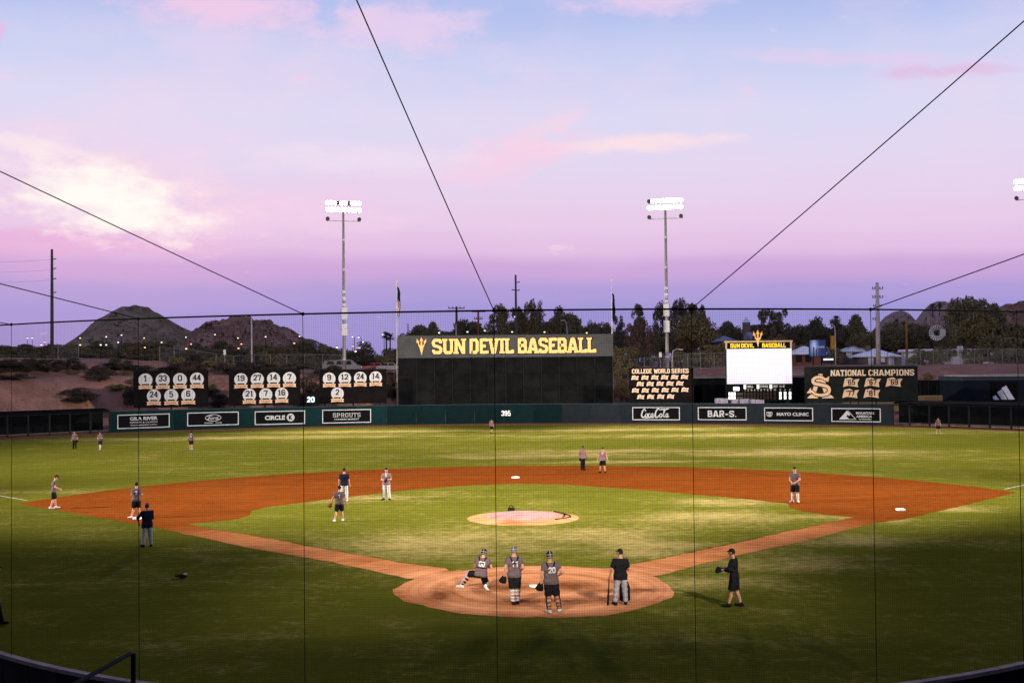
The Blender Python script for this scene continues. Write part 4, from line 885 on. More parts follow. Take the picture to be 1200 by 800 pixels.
# ---------------------------------------------------------------- terrain beyond the wall
def fbm(x, y, seed=0, octs=5, lac=2.1, gain=.5):
    rng = np.random.RandomState(seed); v = 0; a = 1.0; f = 1.0
    for _ in range(octs):
        for k in range(3):
            ph, dr = rng.uniform(0, 6.28), rng.uniform(0, 6.28)
            v = v+a*np.sin((x*math.cos(dr)+y*math.sin(dr))*f+ph+1.3*np.sin((x*math.sin(dr)-y*math.cos(dr))*f*.7+ph*2))/3
        a *= gain; f *= lac
    return v
def ss(a, b, x): t_ = np.clip((x-a)/(b-a), 0, 1); return t_*t_*(3-2*t_)
def hgt(x, y):
    x = np.asarray(x, float); y = np.asarray(y, float)
    r = np.hypot(x, y); ph = np.degrees(np.arctan2(x, y)); s = r-np.interp(ph, PH, RR)
    lf = ss(25, -8, x)                                   # 1 on the left side
    hl = 6.7*ss(6.5, 19, s)+2.2*ss(24, 34, s)*ss(-30, -46, x+.3*(y-110))+.3*ss(30, 50, s)
    hr = 6.6*ss(17, 46, s)+.3*ss(46, 80, s)
    h = hl*lf+hr*(1-lf)
    h = h+.35*fbm(x*.16, y*.16, 3, 4)*ss(6, 14, s)*(1-ss(200, 600, s))+.4*fbm(x*.05, y*.05, 5, 3)*ss(10, 30, s)*(1-ss(100, 400, s))
    return np.where(s < 5.0, -.03, h)
def gz(x, y): return float(hgt(x, y))
phs = np.radians(np.concatenate([np.linspace(-75, -40, 18)[:-1], np.linspace(-40, 40, 220), np.linspace(40, 75, 18)[1:]]))
ds = np.concatenate([np.linspace(.3, 60, 75), np.geomspace(62, 8000, 40)])
Pg, Dg = np.meshgrid(phs, ds, indexing='ij'); Rg = np.interp(np.degrees(Pg), PH, RR)+Dg
Xg, Yg = Rg*np.sin(Pg), Rg*np.cos(Pg); Zg = hgt(Xg, Yg)
n1, n2 = Xg.shape; idx = np.arange(n1*n2).reshape(n1, n2)
F = np.stack([idx[:-1, :-1], idx[:-1, 1:], idx[1:, 1:], idx[1:, :-1]], -1).reshape(-1, 4)
m = bpy.data.materials.new('desert_bank'); m.use_nodes = True; tt = m.node_tree; bs = tt.nodes['Principled BSDF']; MATS['desert_bank'] = m
Pn = tt.nodes.new('ShaderNodeNewGeometry').outputs['Position']
n_a, n_b, n_c = nnoise(tt, Pn, .11, 6, .65, .5), nnoise(tt, Pn, .6, 6, .7), nnoise(tt, Pn, 3.0, 4, .7)
c = nmix(tt, ((n_a*.9+n_b*.8-.85)*1.8+.5).clamp(), (.125, .056, .040), (.35, .178, .130)); c = nmix(tt, ((n_c-.55)*3).clamp(), c, (.50, .31, .24)); c = nmix(tt, (n_b-.62).step(0, .12), c, (.035, .030, .020))
tt.links.new(c, bs.inputs['Base Color']); bs.inputs['Roughness'].default_value = .95; bs.inputs['Specular IOR Level'].default_value = .1
bpn = tt.nodes.new('ShaderNodeBump'); bpn.inputs['Strength'].default_value = .9; bpn.inputs['Distance'].default_value = .35; tt.links.new((n_b+n_c*.4).v, bpn.inputs['Height']); tt.links.new(bpn.outputs[0], bs.inputs['Normal'])
tag(mesh_np('desert_bank', np.stack([Xg, Yg, Zg], -1).reshape(-1, 3), F, m, None, True), kind='structure')
def gray(u, v):
    d = ray(u, v); t_ = 150.0
    for _ in range(900):
        t_ += .12; p = CAM+d*t_
        if math.hypot(p[0], p[1])-wall_r(math.atan2(p[0], p[1])) > 5.2 and p[2] < gz(p[0], p[1]): break
    return p
def gpos(u, Y):
    p = at(u, 430, Y); return Vector((p[0], p[1], gz(p[0], p[1])-.05))

# hills: rock ridges with their own footprint, distance and depth
def rockmat(name, a, b, c3, sc):
    m = bpy.data.materials.new(name); m.use_nodes = True; tt = m.node_tree; bs = tt.nodes['Principled BSDF']; MATS[name] = m
    Pn = tt.nodes.new('ShaderNodeNewGeometry').outputs['Position']
    n_a, n_b, n_c = nnoise(tt, Pn, .022*sc, 6, .7, .6), nnoise(tt, Pn, .085*sc, 6, .75, .4), nnoise(tt, Pn, .3*sc, 4, .8)
    c = nmix(tt, ((n_a+n_b-1)*2.2+.5).clamp(), a, b); c = nmix(tt, (n_b*.6+n_c*.5).step(.56, .63), c, c3)
    c = nmix(tt, (1-((n_a-.5).abs()*1.0).step(.0, .022))*.65, c, c3)  # crevice shade painted into the rock colour as dark lines
    tt.links.new(c, bs.inputs['Base Color']); bs.inputs['Roughness'].default_value = .95; bs.inputs['Specular IOR Level'].default_value = .1
    bpn = tt.nodes.new('ShaderNodeBump'); bpn.inputs['Strength'].default_value = 1; bpn.inputs['Distance'].default_value = 3; tt.links.new((n_b+n_c*.3).v, bpn.inputs['Height']); tt.links.new(bpn.outputs[0], bs.inputs['Normal'])
    return m
def hill(name, sil, Y, depth, material, seed, rough_=1.0, lump=.02):
    us = np.array([p[0] for p in sil], float); k = ppm(Y)
    X_ = np.array([at(p[0], p[1], Y)[0] for p in sil]); Z_ = np.array([at(p[0], p[1], Y)[2] for p in sil])-6
    xs_ = np.linspace(X_[0], X_[-1], 150); ys_ = np.linspace(-depth, depth, 70); A, B = np.meshgrid(xs_, ys_, indexing='ij')
    prof = np.interp(A+depth*.12*fbm(A*.01, B*.01, seed+4, 3)*np.clip(np.abs(B)/depth*3, 0, 1), X_, Z_)
    bell = np.exp(-(B/depth*1.75)**2)
    rg = 1-np.abs(fbm(A*lump, B*lump, seed, 6, 2.0, .56))*1.3
    h = prof*bell*(1-.24*rough_*(1-np.clip(rg, 0, 1)))+rough_*2.6*fbm(A*.07, B*.07, seed+9, 4)*bell
    h = np.where((np.abs(B) > depth*.97), -4, h)
    V = np.stack([A, B+Y, h+6], -1).reshape(-1, 3); id_ = np.arange(150*70).reshape(150, 70)
    F = np.stack([id_[:-1, :-1], id_[1:, :-1], id_[1:, 1:], id_[:-1, 1:]], -1).reshape(-1, 4)
    return tag(mesh_np(name, V, F, material, None, True), kind='structure')
H1 = rockmat('hill_scrub', (.150, .100, .056), (.36, .250, .160), (.055, .048, .020), 1.0); H2 = rockmat('butte_rock', (.19, .100, .066), (.50, .285, .20), (.055, .030, .020), 1.6); H3 = rockmat('dome_rock', (.30, .20, .15), (.48, .345, .275), (.15, .09, .065), 1.2)
hill('hill', [(40, 425), (68, 405), (90, 391), (105, 382), (120, 371), (135, 362), (148, 357.5), (158, 356.5), (172, 358), (185, 365), (200, 374), (215, 383), (235, 388), (262, 400), (300, 415), (330, 428)], 1150, 190, H1, 12, .7, .014)
hill('butte', [(205, 420), (225, 396), (236, 385), (245, 379), (258, 376), (270, 374), (277, 369), (284, 368), (288, 370), (294, 367.5), (300, 371), (312, 373), (325, 374.5), (335, 380), (345, 386), (355, 393), (368, 402), (392, 410), (420, 428)], 820, 90, H2, 31, 1.25, .045)
hill('dome_hill', [(1005, 420), (1018, 395), (1030, 380), (1040, 369), (1048, 365), (1056, 363.5), (1064, 366), (1072, 374), (1085, 400)], 1000, 70, H3, 41, .35, .02)
hill('dome_hill', [(1050, 400), (1066, 377), (1074, 370), (1082, 359), (1090, 351), (1098, 347), (1104, 347), (1110, 351), (1117, 361), (1124, 376), (1150, 400)], 940, 75, H3, 51, .35, .02)
hill('butte', [(1140, 410), (1160, 385), (1172, 358), (1180, 349), (1188, 345), (1196, 343), (1206, 342), (1218, 346), (1240, 366), (1280, 400)], 900, 85, H2, 61, .8, .03)
far = [(-300, 420), (-120, 418), (-40, 417), (0, 413), (10, 415), (25, 418), (60, 420), (200, 424), (420, 424), (700, 425), (1000, 424), (1300, 420), (1500, 418)]
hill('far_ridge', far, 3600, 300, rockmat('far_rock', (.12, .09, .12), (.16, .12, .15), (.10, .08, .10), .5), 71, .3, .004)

# ---------------------------------------------------------------- plants
def clumps(kind, rng):
    C = []
    if kind == 'round':
        for _ in range(34):
            a = rng.uniform(0, 6.28); e = math.asin(rng.uniform(-.5, 1)); r = rng.uniform(.55, 1)
            C.append((.40*r*math.cos(a)*math.cos(e), .40*r*math.sin(a)*math.cos(e), .60+.32*r*math.sin(e), rng.uniform(.11, .19)))
    elif kind == 'tall':
        for _ in range(52):
            z = rng.uniform(.16, .93); w_ = .34*(1-abs(z-.5)*1.1)+.04; a = rng.uniform(0, 6.28); r = rng.uniform(.3, 1)
            C.append((w_*r*math.cos(a), w_*r*math.sin(a), z, rng.uniform(.07, .13)))
        C.append((.03, 0, .95, .06))
    elif kind == 'cypress':
        for i in range(30):
            z = .08+.86*i/29; w_ = .11*math.sin(min(1, (1-z)*2.2+.15)*1.4); a = rng.uniform(0, 6.28)
            C.append((w_*.5*math.cos(a), w_*.5*math.sin(a), z, w_*.8+.02))
    elif kind == 'open':
        for _ in range(20):
            a = rng.uniform(0, 6.28); r = rng.uniform(.15, 1); z = rng.uniform(.45, .93)
            C.append((.46*r*math.cos(a), .46*r*math.sin(a), z-.12*r, rng.uniform(.07, .13)))
    elif kind == 'scrub':
        for _ in range(26):
            a = rng.uniform(0, 6.28); r = math.sqrt(rng.uniform(0, 1)); C.append((.46*r*math.cos(a), .46*r*math.sin(a), rng.uniform(.14, .86)*(1-.45*r*r)+.02, rng.uniform(.11, .19)))
    elif kind == 'twig':
        for _ in range(26):
            a = rng.uniform(0, 6.28); r = rng.uniform(.1, 1); z = rng.uniform(.3, .95); C.append((.32*r*math.cos(a)*(.5+.5*z), .32*r*math.sin(a)*(.5+.5*z), z, rng.uniform(.07, .12)))
    return C
def leaf_mesh(C, n, size, rng, up=.0, squash=1.0):
    C = np.array(C); wgt = C[:, 3]**2; k = rng.choice(len(C), n, p=wgt/wgt.sum()); c = C[k]
    d = rng.normal(size=(n, 3)); d /= np.linalg.norm(d, axis=1)[:, None]; r = rng.uniform(.25, 1.08, n)**.6
    p = c[:, :3]+d*(c[:, 3]*r)[:, None]*np.array([1, 1, squash])
    a = rng.normal(size=(n, 3)); a[:, 2] += up; a /= np.linalg.norm(a, axis=1)[:, None]
    b = np.cross(a, rng.normal(size=(n, 3))); b /= np.linalg.norm(b, axis=1)[:, None]
    s = (size*rng.uniform(.55, 1.35, n))[:, None]
    V = np.stack([p-a*s*.5, p+b*s*.32, p+a*s*.5, p-b*s*.32], 1).reshape(-1, 3)
    return V, np.arange(n*4).reshape(n, 4)
def leafmat(name, a, b):
    m = bpy.data.materials.new(name); m.use_nodes = True; tt = m.node_tree; bs = tt.nodes['Principled BSDF']; MATS[name] = m
    g = tt.nodes.new('ShaderNodeNewGeometry'); oi = tt.nodes.new('ShaderNodeObjectInfo')
    n_ = nnoise(tt, g.outputs['Position'], .55, 3, .6); ri = X(tt, g.outputs['Random Per Island']); ro = X(tt, oi.outputs['Random'])
    tt.links.new(nmix(tt, (n_*.8+ri*.55+ro*.3-.35).clamp(), a, b), bs.inputs['Base Color']); bs.inputs['Roughness'].default_value = .8; bs.inputs['Specular IOR Level'].default_value = .15
    return m
LEAF = leafmat('leaf_dark', (.066, .058, .028), (.205, .168, .088)); LEAFO = leafmat('leaf_olive', (.085, .068, .027), (.24, .180, .080)); LEAFB = leafmat('leaf_brown', (.026, .018, .014), (.085, .058, .042)); LEAFG = leafmat('leaf_grey', (.05, .048, .03), (.13, .115, .075)); LEAFR = leafmat('leaf_russet', (.075, .038, .028), (.19, .105, .08)); BARK = mat('bark', (.075, .05, .038), .95, .3, 3)
PROTO = {}
def proto(kind, v, material):
    key = (kind, v, material.name)
    if key in PROTO: return PROTO[key]
    rng = np.random.RandomState(hash((len(kind)*7+v*13+ord(kind[0]))) % 100000)
    C = clumps(kind, rng); n = {'round': 6500, 'tall': 5600, 'cypress': 3000, 'open': 3600, 'scrub': 4200, 'twig': 3000}[kind]; sz = {'round': .05, 'tall': .042, 'cypress': .03, 'open': .042, 'scrub': .055, 'twig': .04}[kind]
    V, F = leaf_mesh(C, n, sz, rng, .6 if kind == 'twig' else 0.0, .8)
    me = bpy.data.meshes.new('crown'); me.from_pydata(V.tolist(), [], F.tolist()); me.materials.append(material)
    q = MB()
    if kind in ('scrub',):
        for c in C[:7]: q.tube([(0, 0, 0), (c[0]*.4, c[1]*.4, c[2]*.5), c[:3]], [.014, .010, .004], 5)
    elif kind == 'cypress': q.tube([(0, 0, 0), (0, 0, .5), (0, 0, .9)], [.025, .016, .005], 6)
    else:
        hf = {'round': .34, 'tall': .5, 'open': .42, 'twig': .2}[kind]
        q.tube([(0, 0, 0), (.006, .004, hf*.5), (.0, .01, hf), (.01, 0, hf+.22)], [.032, .026, .02, .008], 7)
        for c in C[:12]: q.tube([(0, .01, hf*rng.uniform(.7, 1.1)), (c[0]*.55, c[1]*.55, hf+(c[2]-hf)*.45), c[:3]], [.014, .009, .003], 5)
    tm = bpy.data.meshes.new('trunk'); tm.from_pydata(q.v, [], q.f); tm.materials.append(BARK)
    PROTO[key] = (me, tm); return PROTO[key]
def plant(label, u, vt, Y, wpx, kind, v=0, material=None, name=None, cat='tree', group=None, zb=None, rz=None, hmin=2.0):
    p = gpos(u, Y); zt = at(u, vt, Y)[2]; Hh = max(hmin, zt-p.z); W = wpx/ppm(Y)
    t = thing(name or {'scrub': 'desert_shrub', 'cypress': 'cypress_tree', 'twig': 'bare_tree'}.get(kind, 'leafy_tree'), label, cat, p, random.uniform(0, 6.28) if rz is None else rz, group)
    cm, tm = proto(kind, v, material or LEAF)
    kx = {'round': .94, 'tall': .72, 'cypress': .26, 'open': 1.05, 'scrub': 1.05, 'twig': .72}[kind]
    for nm, me in (('trunk' if kind != 'scrub' else 'stem', tm), ('crown' if kind != 'scrub' else 'foliage', cm)):
        o = bpy.data.objects.new(nm, me); COL.objects.link(o); o.parent = t; o.scale = (W/kx, W/kx, Hh)
    return t
def palm(label, u, vt, Y, crown=2.2, group='fan palms', skirt=True, drop=None):
    p = gpos(u, Y)
    if drop: p.z = at(u, vt, Y)[2]-drop
    zt = at(u, vt, Y)[2]-p.z-crown*.4; rng = random.Random(int(u))
    t = thing('fan_palm', label, 'palm tree', p, rng.uniform(0, 6), group)
    q = MB(); q.tube([(0, 0, 0), (.1, 0, zt*.5), (0, 0, zt)], [.32, .25, .22], 8); q.build('trunk', BARK, t, True)
    q = MB()
    for i in range(34):
        a = rng.uniform(0, 6.28); e = rng.uniform(-.5, 1.35); L = crown*rng.uniform(.75, 1.05); d = Vector((math.cos(a)*math.cos(e), math.sin(a)*math.cos(e), math.sin(e))); s = Vector((-math.sin(a), math.cos(a), 0))
        b0 = Vector((0, 0, zt)); m_ = b0+d*L*.55; tip = b0+d*L+Vector((0, 0, -.35*L))
        for k in (-1, 0, 1):
            e2 = m_+d*L*.45+s*k*L*.32+Vector((0, 0, -.2*L)); q.add([m_-s*.16*L+s*k*.08, m_+s*.16*L+s*k*.08, e2], [(0, 1, 2)])
        q.add([b0-s*.04*L, b0+s*.04*L, m_+s*.16*L, m_-s*.16*L], [(0, 1, 2, 3)])
    q.build('fronds', LEAF, t)
    if skirt:
        q = MB()
        for i in range(40):
            a = rng.uniform(0, 6.28); z = zt-rng.uniform(0, crown*.7); d = Vector((math.cos(a), math.sin(a), 0)); s = Vector((-d.y, d.x, 0)); b0 = Vector((0, 0, z))+d*.2; e2 = b0+d*rng.uniform(.4, .8)+Vector((0, 0, -crown*.55)); q.add([b0-s*.15, b0+s*.15, e2], [(0, 1, 2)])
        q.build('dead_skirt', LEAFR, t)
# trees behind centre field, left to right
TR = [
 ('dark round tree behind the left end of the lettered header', 508, 378, 236, 26, 'round', 0, LEAF), ('low dark tree between the two crossarm poles', 545, 374, 250, 40, 'round', 1, LEAF), ('small dark tree just right of the reddish pole', 572, 379, 240, 26, 'scrub', 2, LEAF),
 ('tall uneven tree where the central cable meets the net', 586, 357, 232, 30, 'tall', 0, LEAFO), ('leafy tree beside the tall plain pole', 607, 360, 240, 26, 'tall', 1, LEAFO), ('tall bushy tree left of the slim cypress', 623, 350, 234, 24, 'tall', 2, LEAFO), ('slim dark cypress standing behind the header', 634, 349.5, 230, 12, 'cypress', 0, LEAF),
 ('lower tree filling the gap behind the tall plain pole', 598, 372, 222, 40, 'scrub', 1, LEAF), ('broad dark tree behind the word BASEBALL', 667, 363, 236, 46, 'round', 2, LEAF), ('dark tree top rising above the broad dark tree', 656, 356.5, 240, 20, 'tall', 3, LEAF), ('low dark tree behind the right end of the header', 692, 376, 228, 26, 'round', 3, LEAF), ('small dark tree beside the right-hand flagpole', 713, 374, 234, 15, 'round', 4, LEAF),
 ('pale twiggy tree right of the right-hand flagpole', 727, 367, 200, 22, 'twig', 0, LEAFG), ('dark pointed pine left of the right floodlight pole', 748, 356, 220, 22, 'tall', 4, LEAF), ('russet bare-branched tree left of the right floodlight pole', 742, 374, 186, 26, 'twig', 1, LEAFR), ('russet bare tree close to the right floodlight pole', 760, 378, 188, 20, 'twig', 2, LEAFR),
 ('tall dark tree just left of the right floodlight pole', 776, 352, 210, 24, 'tall', 5, LEAF), ('tall thin-topped tree just right of the right floodlight pole', 794, 350, 206, 26, 'tall', 6, LEAFG), ('tall dark tree under the long right-hand cable', 811, 355, 212, 26, 'tall', 7, LEAF), ('broad olive tree right of the right floodlight pole', 813, 365, 196, 52, 'round', 5, LEAFO), ('rounded dark top under the right-hand cable end', 825, 359, 205, 18, 'round', 6, LEAF),
 ('olive bush below the broad olive tree', 838, 397, 190, 44, 'scrub', 3, LEAFO), ('dark tree left of the white pointed roof', 855, 378, 240, 34, 'round', 7, LEAF), ('dark tree right of the white pointed roof', 888, 378, 260, 22, 'round', 8, LEAF), ('tall open-crowned tree above the video board', 909, 355, 222, 42, 'open', 0, LEAF), ('dark undergrowth tree below the open-crowned tree', 905, 374, 226, 44, 'round', 9, LEAF),
 ('dark tree between the video board and the blue poster', 938, 376, 236, 30, 'round', 10, LEAF), ('rounded dark tree above the blue poster', 958, 370, 244, 36, 'round', 11, LEAF), ('tree with a round top above the lamp with the banner', 980, 371, 252, 20, 'tall', 8, LEAF), ('dark tree left of the crossarm steel pole', 1000, 370, 246, 36, 'round', 12, LEAF), ('leafy tree right of the crossarm steel pole', 1042, 383, 240, 44, 'round', 13, LEAF), ('olive tree behind the white house roof', 1015, 388, 235, 40, 'round', 14, LEAFO),
 ('dark tree below the two rock domes', 1068, 384, 245, 44, 'round', 15, LEAF), ('large dark tree in front of the rock domes', 1136, 341, 226, 52, 'round', 16, LEAF), ('tall dark tree crowding the large dark tree', 1125, 347, 232, 34, 'tall', 9, LEAF), ('olive-leaved tree below the large dark tree', 1150, 362, 208, 56, 'round', 17, LEAFO), ('rounded tree right of the large dark tree', 1163, 357, 220, 34, 'round', 18, LEAF), ('dark tree at the right edge below the far butte', 1190, 378, 205, 50, 'round', 19, LEAF), ('dark tree behind the windmill', 1092, 385, 250, 44, 'round', 20, LEAF), ('low dark tree beside the long white roof', 1172, 392, 190, 60, 'round', 21, LEAF),
]
for (lb, u, vt, Y, wp, kd, v, mt) in TR: plant(lb, u, vt, Y, wp, kd, v % 6, mt, group='trees beyond the outfield')
for (u, vt, Y, wp, mt, lb) in ((735, 402, 165, 40, LEAFO, 'olive scrub behind the college world series board, at left'), (765, 410, 168, 34, LEAF, 'dark scrub behind the college world series board'), (800, 408, 170, 40, LEAF, 'dark scrub along the fence right of the floodlight pole'), (832, 404, 172, 46, LEAFO, 'olive scrub along the fence left of the video board'), (730, 420, 150, 26, LEAF, 'dark bush beside the right end of the batter screen'), (858, 393, 200, 30, LEAFO, 'olive scrub behind the left edge of the video board'),
        (905, 390, 205, 60, LEAFO, 'olive thicket behind the video board'), (950, 398, 200, 44, LEAF, 'dark thicket behind the blue poster'), (1083, 405, 196, 44, LEAF, 'dark bush in front of the long white roof'), (1105, 402, 192, 32, LEAF, 'leafy bush beside the windmill foot'), (1138, 404, 190, 26, LEAF, 'round bush before the right end of the long white roof'), (980, 404, 190, 26, LEAF, 'bush between the lamp and the white houses'), (1180, 405, 180, 60, LEAF, 'dark thicket on the right-hand bank top')):
    plant(lb, u, vt, Y, wp, 'scrub', int(u) % 5, mt, cat='shrub', group='shrubs beyond the outfield')
rng = random.Random(9)
for i in range(34):
    u = 492+i*21.4+rng.uniform(-6, 6)
    plant('low dark tree in the distant mass of trees beyond right and centre field', u, rng.uniform(376, 391), rng.uniform(262, 300), rng.uniform(34, 50), 'round', rng.randint(0, 5), LEAF if rng.random() < .7 else LEAFO, name='distant_tree', group='distant mass of trees')
# left: band of low desert trees, then separate shrubs on the bank
rng = random.Random(5); k = 0
for row, (Y, y0, y1, n) in enumerate(((260, 398, 404, 17), (225, 402, 409, 16), (195, 409, 417, 15))):
    for i in range(n):
        u = -15+(i+rng.uniform(.2, .8))*490/n
        plant('low olive desert tree in the dark band below the left-hand hills', u, rng.uniform(y0, y1), Y, rng.uniform(34, 52), 'scrub' if rng.random() < .6 else 'round', rng.randint(0, 4), LEAFO if rng.random() < .55 else LEAF, name='desert_tree', cat='tree', group='low desert trees below the hills')
for (u, vt, vb, wp, lb) in ((22, 438, 462, 46, 'dark shrub on the red bank at the far left'), (92, 454, 481, 46, 'dark rounded shrub low on the red bank left of the number boards'), (18, 417, 436, 66, 'wide dark shrub along the upper left bank'), (56, 419, 436, 36, 'dark shrub above the red bank, second from left'), (116, 428, 446, 40, 'scrubby shrub at the lip of the red bank'), (140, 418, 434, 36, 'dark shrub above the left edge of the first number board'), (80, 417, 434, 40, 'dark shrub beside the small post on the bank'), (158, 444, 474, 30, 'shrub half hidden by the left edge of the first number board'), (256, 460, 478, 30, 'dark shrub between the first two number boards'), (362, 436, 476, 36, 'olive shrub between the second and third number boards'), (345, 424, 438, 44, 'dark shrub above the second number board'), (300, 421, 437, 54, 'brown shrub along the upper bank behind the second board'), (215, 421, 437, 56, 'brown shrub along the upper bank behind the first board'), (262, 424, 438, 40, 'brown shrub along the upper bank between the boards'), (425, 414, 434, 40, 'brown shrub behind the third number board'), (459, 436, 470, 24, 'dark shrub at the left edge of the batter screen'), (1087, 436, 444, 13, 'small dry bush on the bare right-hand bank'), (728, 436, 470, 24, 'dark shrub at the right edge of the batter screen'), (726, 404, 440, 30, 'olive shrub above the right edge of the batter screen'), (388, 430, 446, 40, 'brown shrub left of the left floodlight pole')):
    p = gray(u, vb); plant(lb, u, vt, p[1], wp, 'scrub', int(u) % 5, LEAFB if u < 470 else LEAFO, cat='shrub', group='shrubs on the bank', hmin=.8)
rng = random.Random(21)
for i in range(44):
    u = rng.uniform(-10, 462); vb = rng.choice((rng.uniform(426, 440), rng.uniform(426, 440), rng.uniform(442, 474))); hh = rng.uniform(6, 13)
    p = gray(u, vb); plant('low dry brown brush scattered over the bank on the left', u, vb-hh, p[1], rng.uniform(12, 30), 'scrub', rng.randint(0, 4), LEAFB if rng.random() < .6 else LEAFO, name='desert_brush', cat='shrub', group='low brush on the left bank', hmin=.6)
palm('left of two small palms on the skyline left of the batter screen', 453, 390.5, 330, 2.0, skirt=False); palm('right of two small palms on the skyline left of the batter screen', 457.5, 392.5, 330, 2.0, skirt=False)
for u, v, lb in ((1094, 357, 'leftmost palm in front of the tall rock dome'), (1102, 356, 'palm right of centre in front of the tall rock dome'), (1109, 370.5, 'short palm below the tall rock dome'), (1052, 375, 'palm with a russet skirt below the low rock dome'), (1060, 377, 'lower palm with a russet skirt below the low rock dome'), (981.5, 371, 'palm top above the lamp with the banner')): palm(lb, u, v, 800 if u > 1000 else 300, 3.6 if u > 1000 else 1.7, drop=9.0 if u > 1000 else None)

# ---------------------------------------------------------------- chain-link fence on the bank
FPOST = mat('fence_post', (.20, .19, .18), .6, .15, 2, metal=.3)
def fence(label, us, Y0, Y1, h):
    n = len(us); P = [gpos(u, Y0+(Y1-Y0)*i/(n-1)) for i, u in enumerate(us)]; o0 = P[0]
    t = thing('chain_link_fence', label, 'fence', o0, 0, 'chain-link fences on the bank')
    for i, p in enumerate(P):
        q = MB(); d = p-o0; q.tube([(d.x, d.y, d.z), (d.x, d.y, d.z+h)], .05, 6); q.build('post', FPOST, t)
        if i:
            e = P[i-1]-o0; q = MB(); q.tube([(e.x, e.y, e.z+h), (d.x, d.y, d.z+h)], .035, 5); q.build('top_rail', FPOST, t)
            q = MB(); nW = 22
            for k in range(nW):
                a = k/nW; b = min(1, a+.5); c = max(0, a-.5)
                pa, pb, pc2 = e.lerp(d, a), e.lerp(d, b), e.lerp(d, c)
                q.tube([pa, pb+Vector((0, 0, h*(b-a)*2))], .006, 3, False); q.tube([pa, pc2+Vector((0, 0, h*(a-c)*2))], .006, 3, False)
            tag(q.build('wire_mesh', FPOST, t), kind='stuff')
fence('chain-link fence along the bank behind the left number boards', [187, 204, 231, 253, 274, 298, 317, 336, 357, 378, 400], 150, 150, 2.6)
fence('chain-link fence behind the college world series board', [725, 738, 755, 774, 789, 806, 821, 837, 852], 152, 152, 2.7)
fence('chain-link fence on the bare right-hand bank', [1040, 1063, 1079, 1094, 1110, 1125, 1142, 1158, 1175, 1192, 1210], 158, 158, 2.6)
fence('short grey fence on the upper left bank', [68, 92], 142, 142, 2.2)

# ---------------------------------------------------------------- poles
WOOD = mat('pole_wood', (.085, .055, .042), .9, .25, 1.5); WOODR = mat('pole_wood_red', (.20, .085, .055), .9, .2, 1.5); MONO = mat('pole_steel', (.10, .085, .085), .6, .15, 1); PALEP = mat('pole_pale', (.45, .40, .38), .6, .15, 1)
INS = mat('insulator', (.06, .05, .05), .4, .1, 2)
def pole(label, u, vt, Y, r, material, arms=(), name='utility_pole', foot=None, pegs=()):
    p = gpos(u, Y); zt = at(u, vt, Y)[2]-p.z; t = thing(name, label, 'utility pole', p, 0, 'utility poles')
    q = MB(); q.tube([(0, 0, 0), (0, 0, zt*.6), (0, 0, zt)], [r*1.35, r*1.1, r*.85], 10); q.build('shaft', material, t, True)
    for v, wl, wr in arms:
        z = at(u, v, Y)[2]-p.z; k = ppm(Y); q = MB(); q.box(((wr-wl)/2/k, 0, z), ((wl+wr)/k, .16, .2)); q.build('crossarm', material, t)
        for x in (-wl/k+.1, -wl/k*.45, wr/k*.45, wr/k-.1):
            q = MB(); q.tube([(x, 0, z+.1), (x, 0, z+.3), (x, 0, z+.45)], [.05, .13, .05], 6); q.build('insulator', INS, t)
    for v, sgn in pegs:
        z = at(u, v, Y)[2]-p.z; q = MB(); q.tube([(0, 0, z), (sgn*.9, 0, z+.12)], [.08, .12], 6); q.build('insulator', INS, t)
    if foot:
        q = MB(); q.tube([(-.12, -.25, 0), (-.12, -.25, at(u, foot, Y)[2]-p.z)], r*.55, 8); q.build('conduit', PALEP, t)
    return t
pole('tall plain dark pole at the far left beside the hill', 61, 292, 215, .30, MONO, pegs=[(304, 1), (315, 1), (327, 1), (343, 1)])
pole('tall thin dark pole behind the letters DEVIL', 605.3, 322, 215, .24, MONO, pegs=[(331, 1), (340, -1), (340.5, 1)])
pole('wooden crossarm pole behind the letters SUN', 535.5, 359, 225, .26, WOOD, [(361.2, 9.5, 9.5)], foot=380)
pole('reddish wooden crossarm pole, second behind the header', 561, 364.5, 235, .24, WOODR, [(365.2, 7.5, 8.5), (373.5, 5, 5)])
pole('small wooden crossarm pole right of the broad dark tree', 698, 377, 260, .2, WOOD, [(380.3, 1, 7.5)])
pole('steel pole with three pairs of short arms right of centre', 1029.5, 331, 190, .36, PALEP, [(338.5, 6, 7), (348.6, 6, 7), (359.2, 5, 5), (374.5, 6, 2)])
pole('pale thin pole in front of the rocky butte', 295, 373, 170, .13, PALEP, name='light_pole')
pole('rusty orange post with a red top below the low dome', 1063, 373, 200, .2, mat('rust_post', (.36, .17, .05), .8, .2, 1.5), name='light_pole')
pole('thin white mast left of the header', 478.5, 379, 300, .22, PALEP, name='light_pole')
# sagging power wires from the far left pole
t = thing('power_line', 'faint power wires running left from the far left pole', 'wire')
for v in (304, 316, 328):
    a = Vector(at(62, v, 215)); b = Vector(at(-90, v+1, 190)); q = MB(); q.tube([a.lerp(b, i/6)+Vector((0, 0, -.5*4*(i/6)*(1-i/6))) for i in range(7)], .022, 4, False); q.build('wire', INS, t)
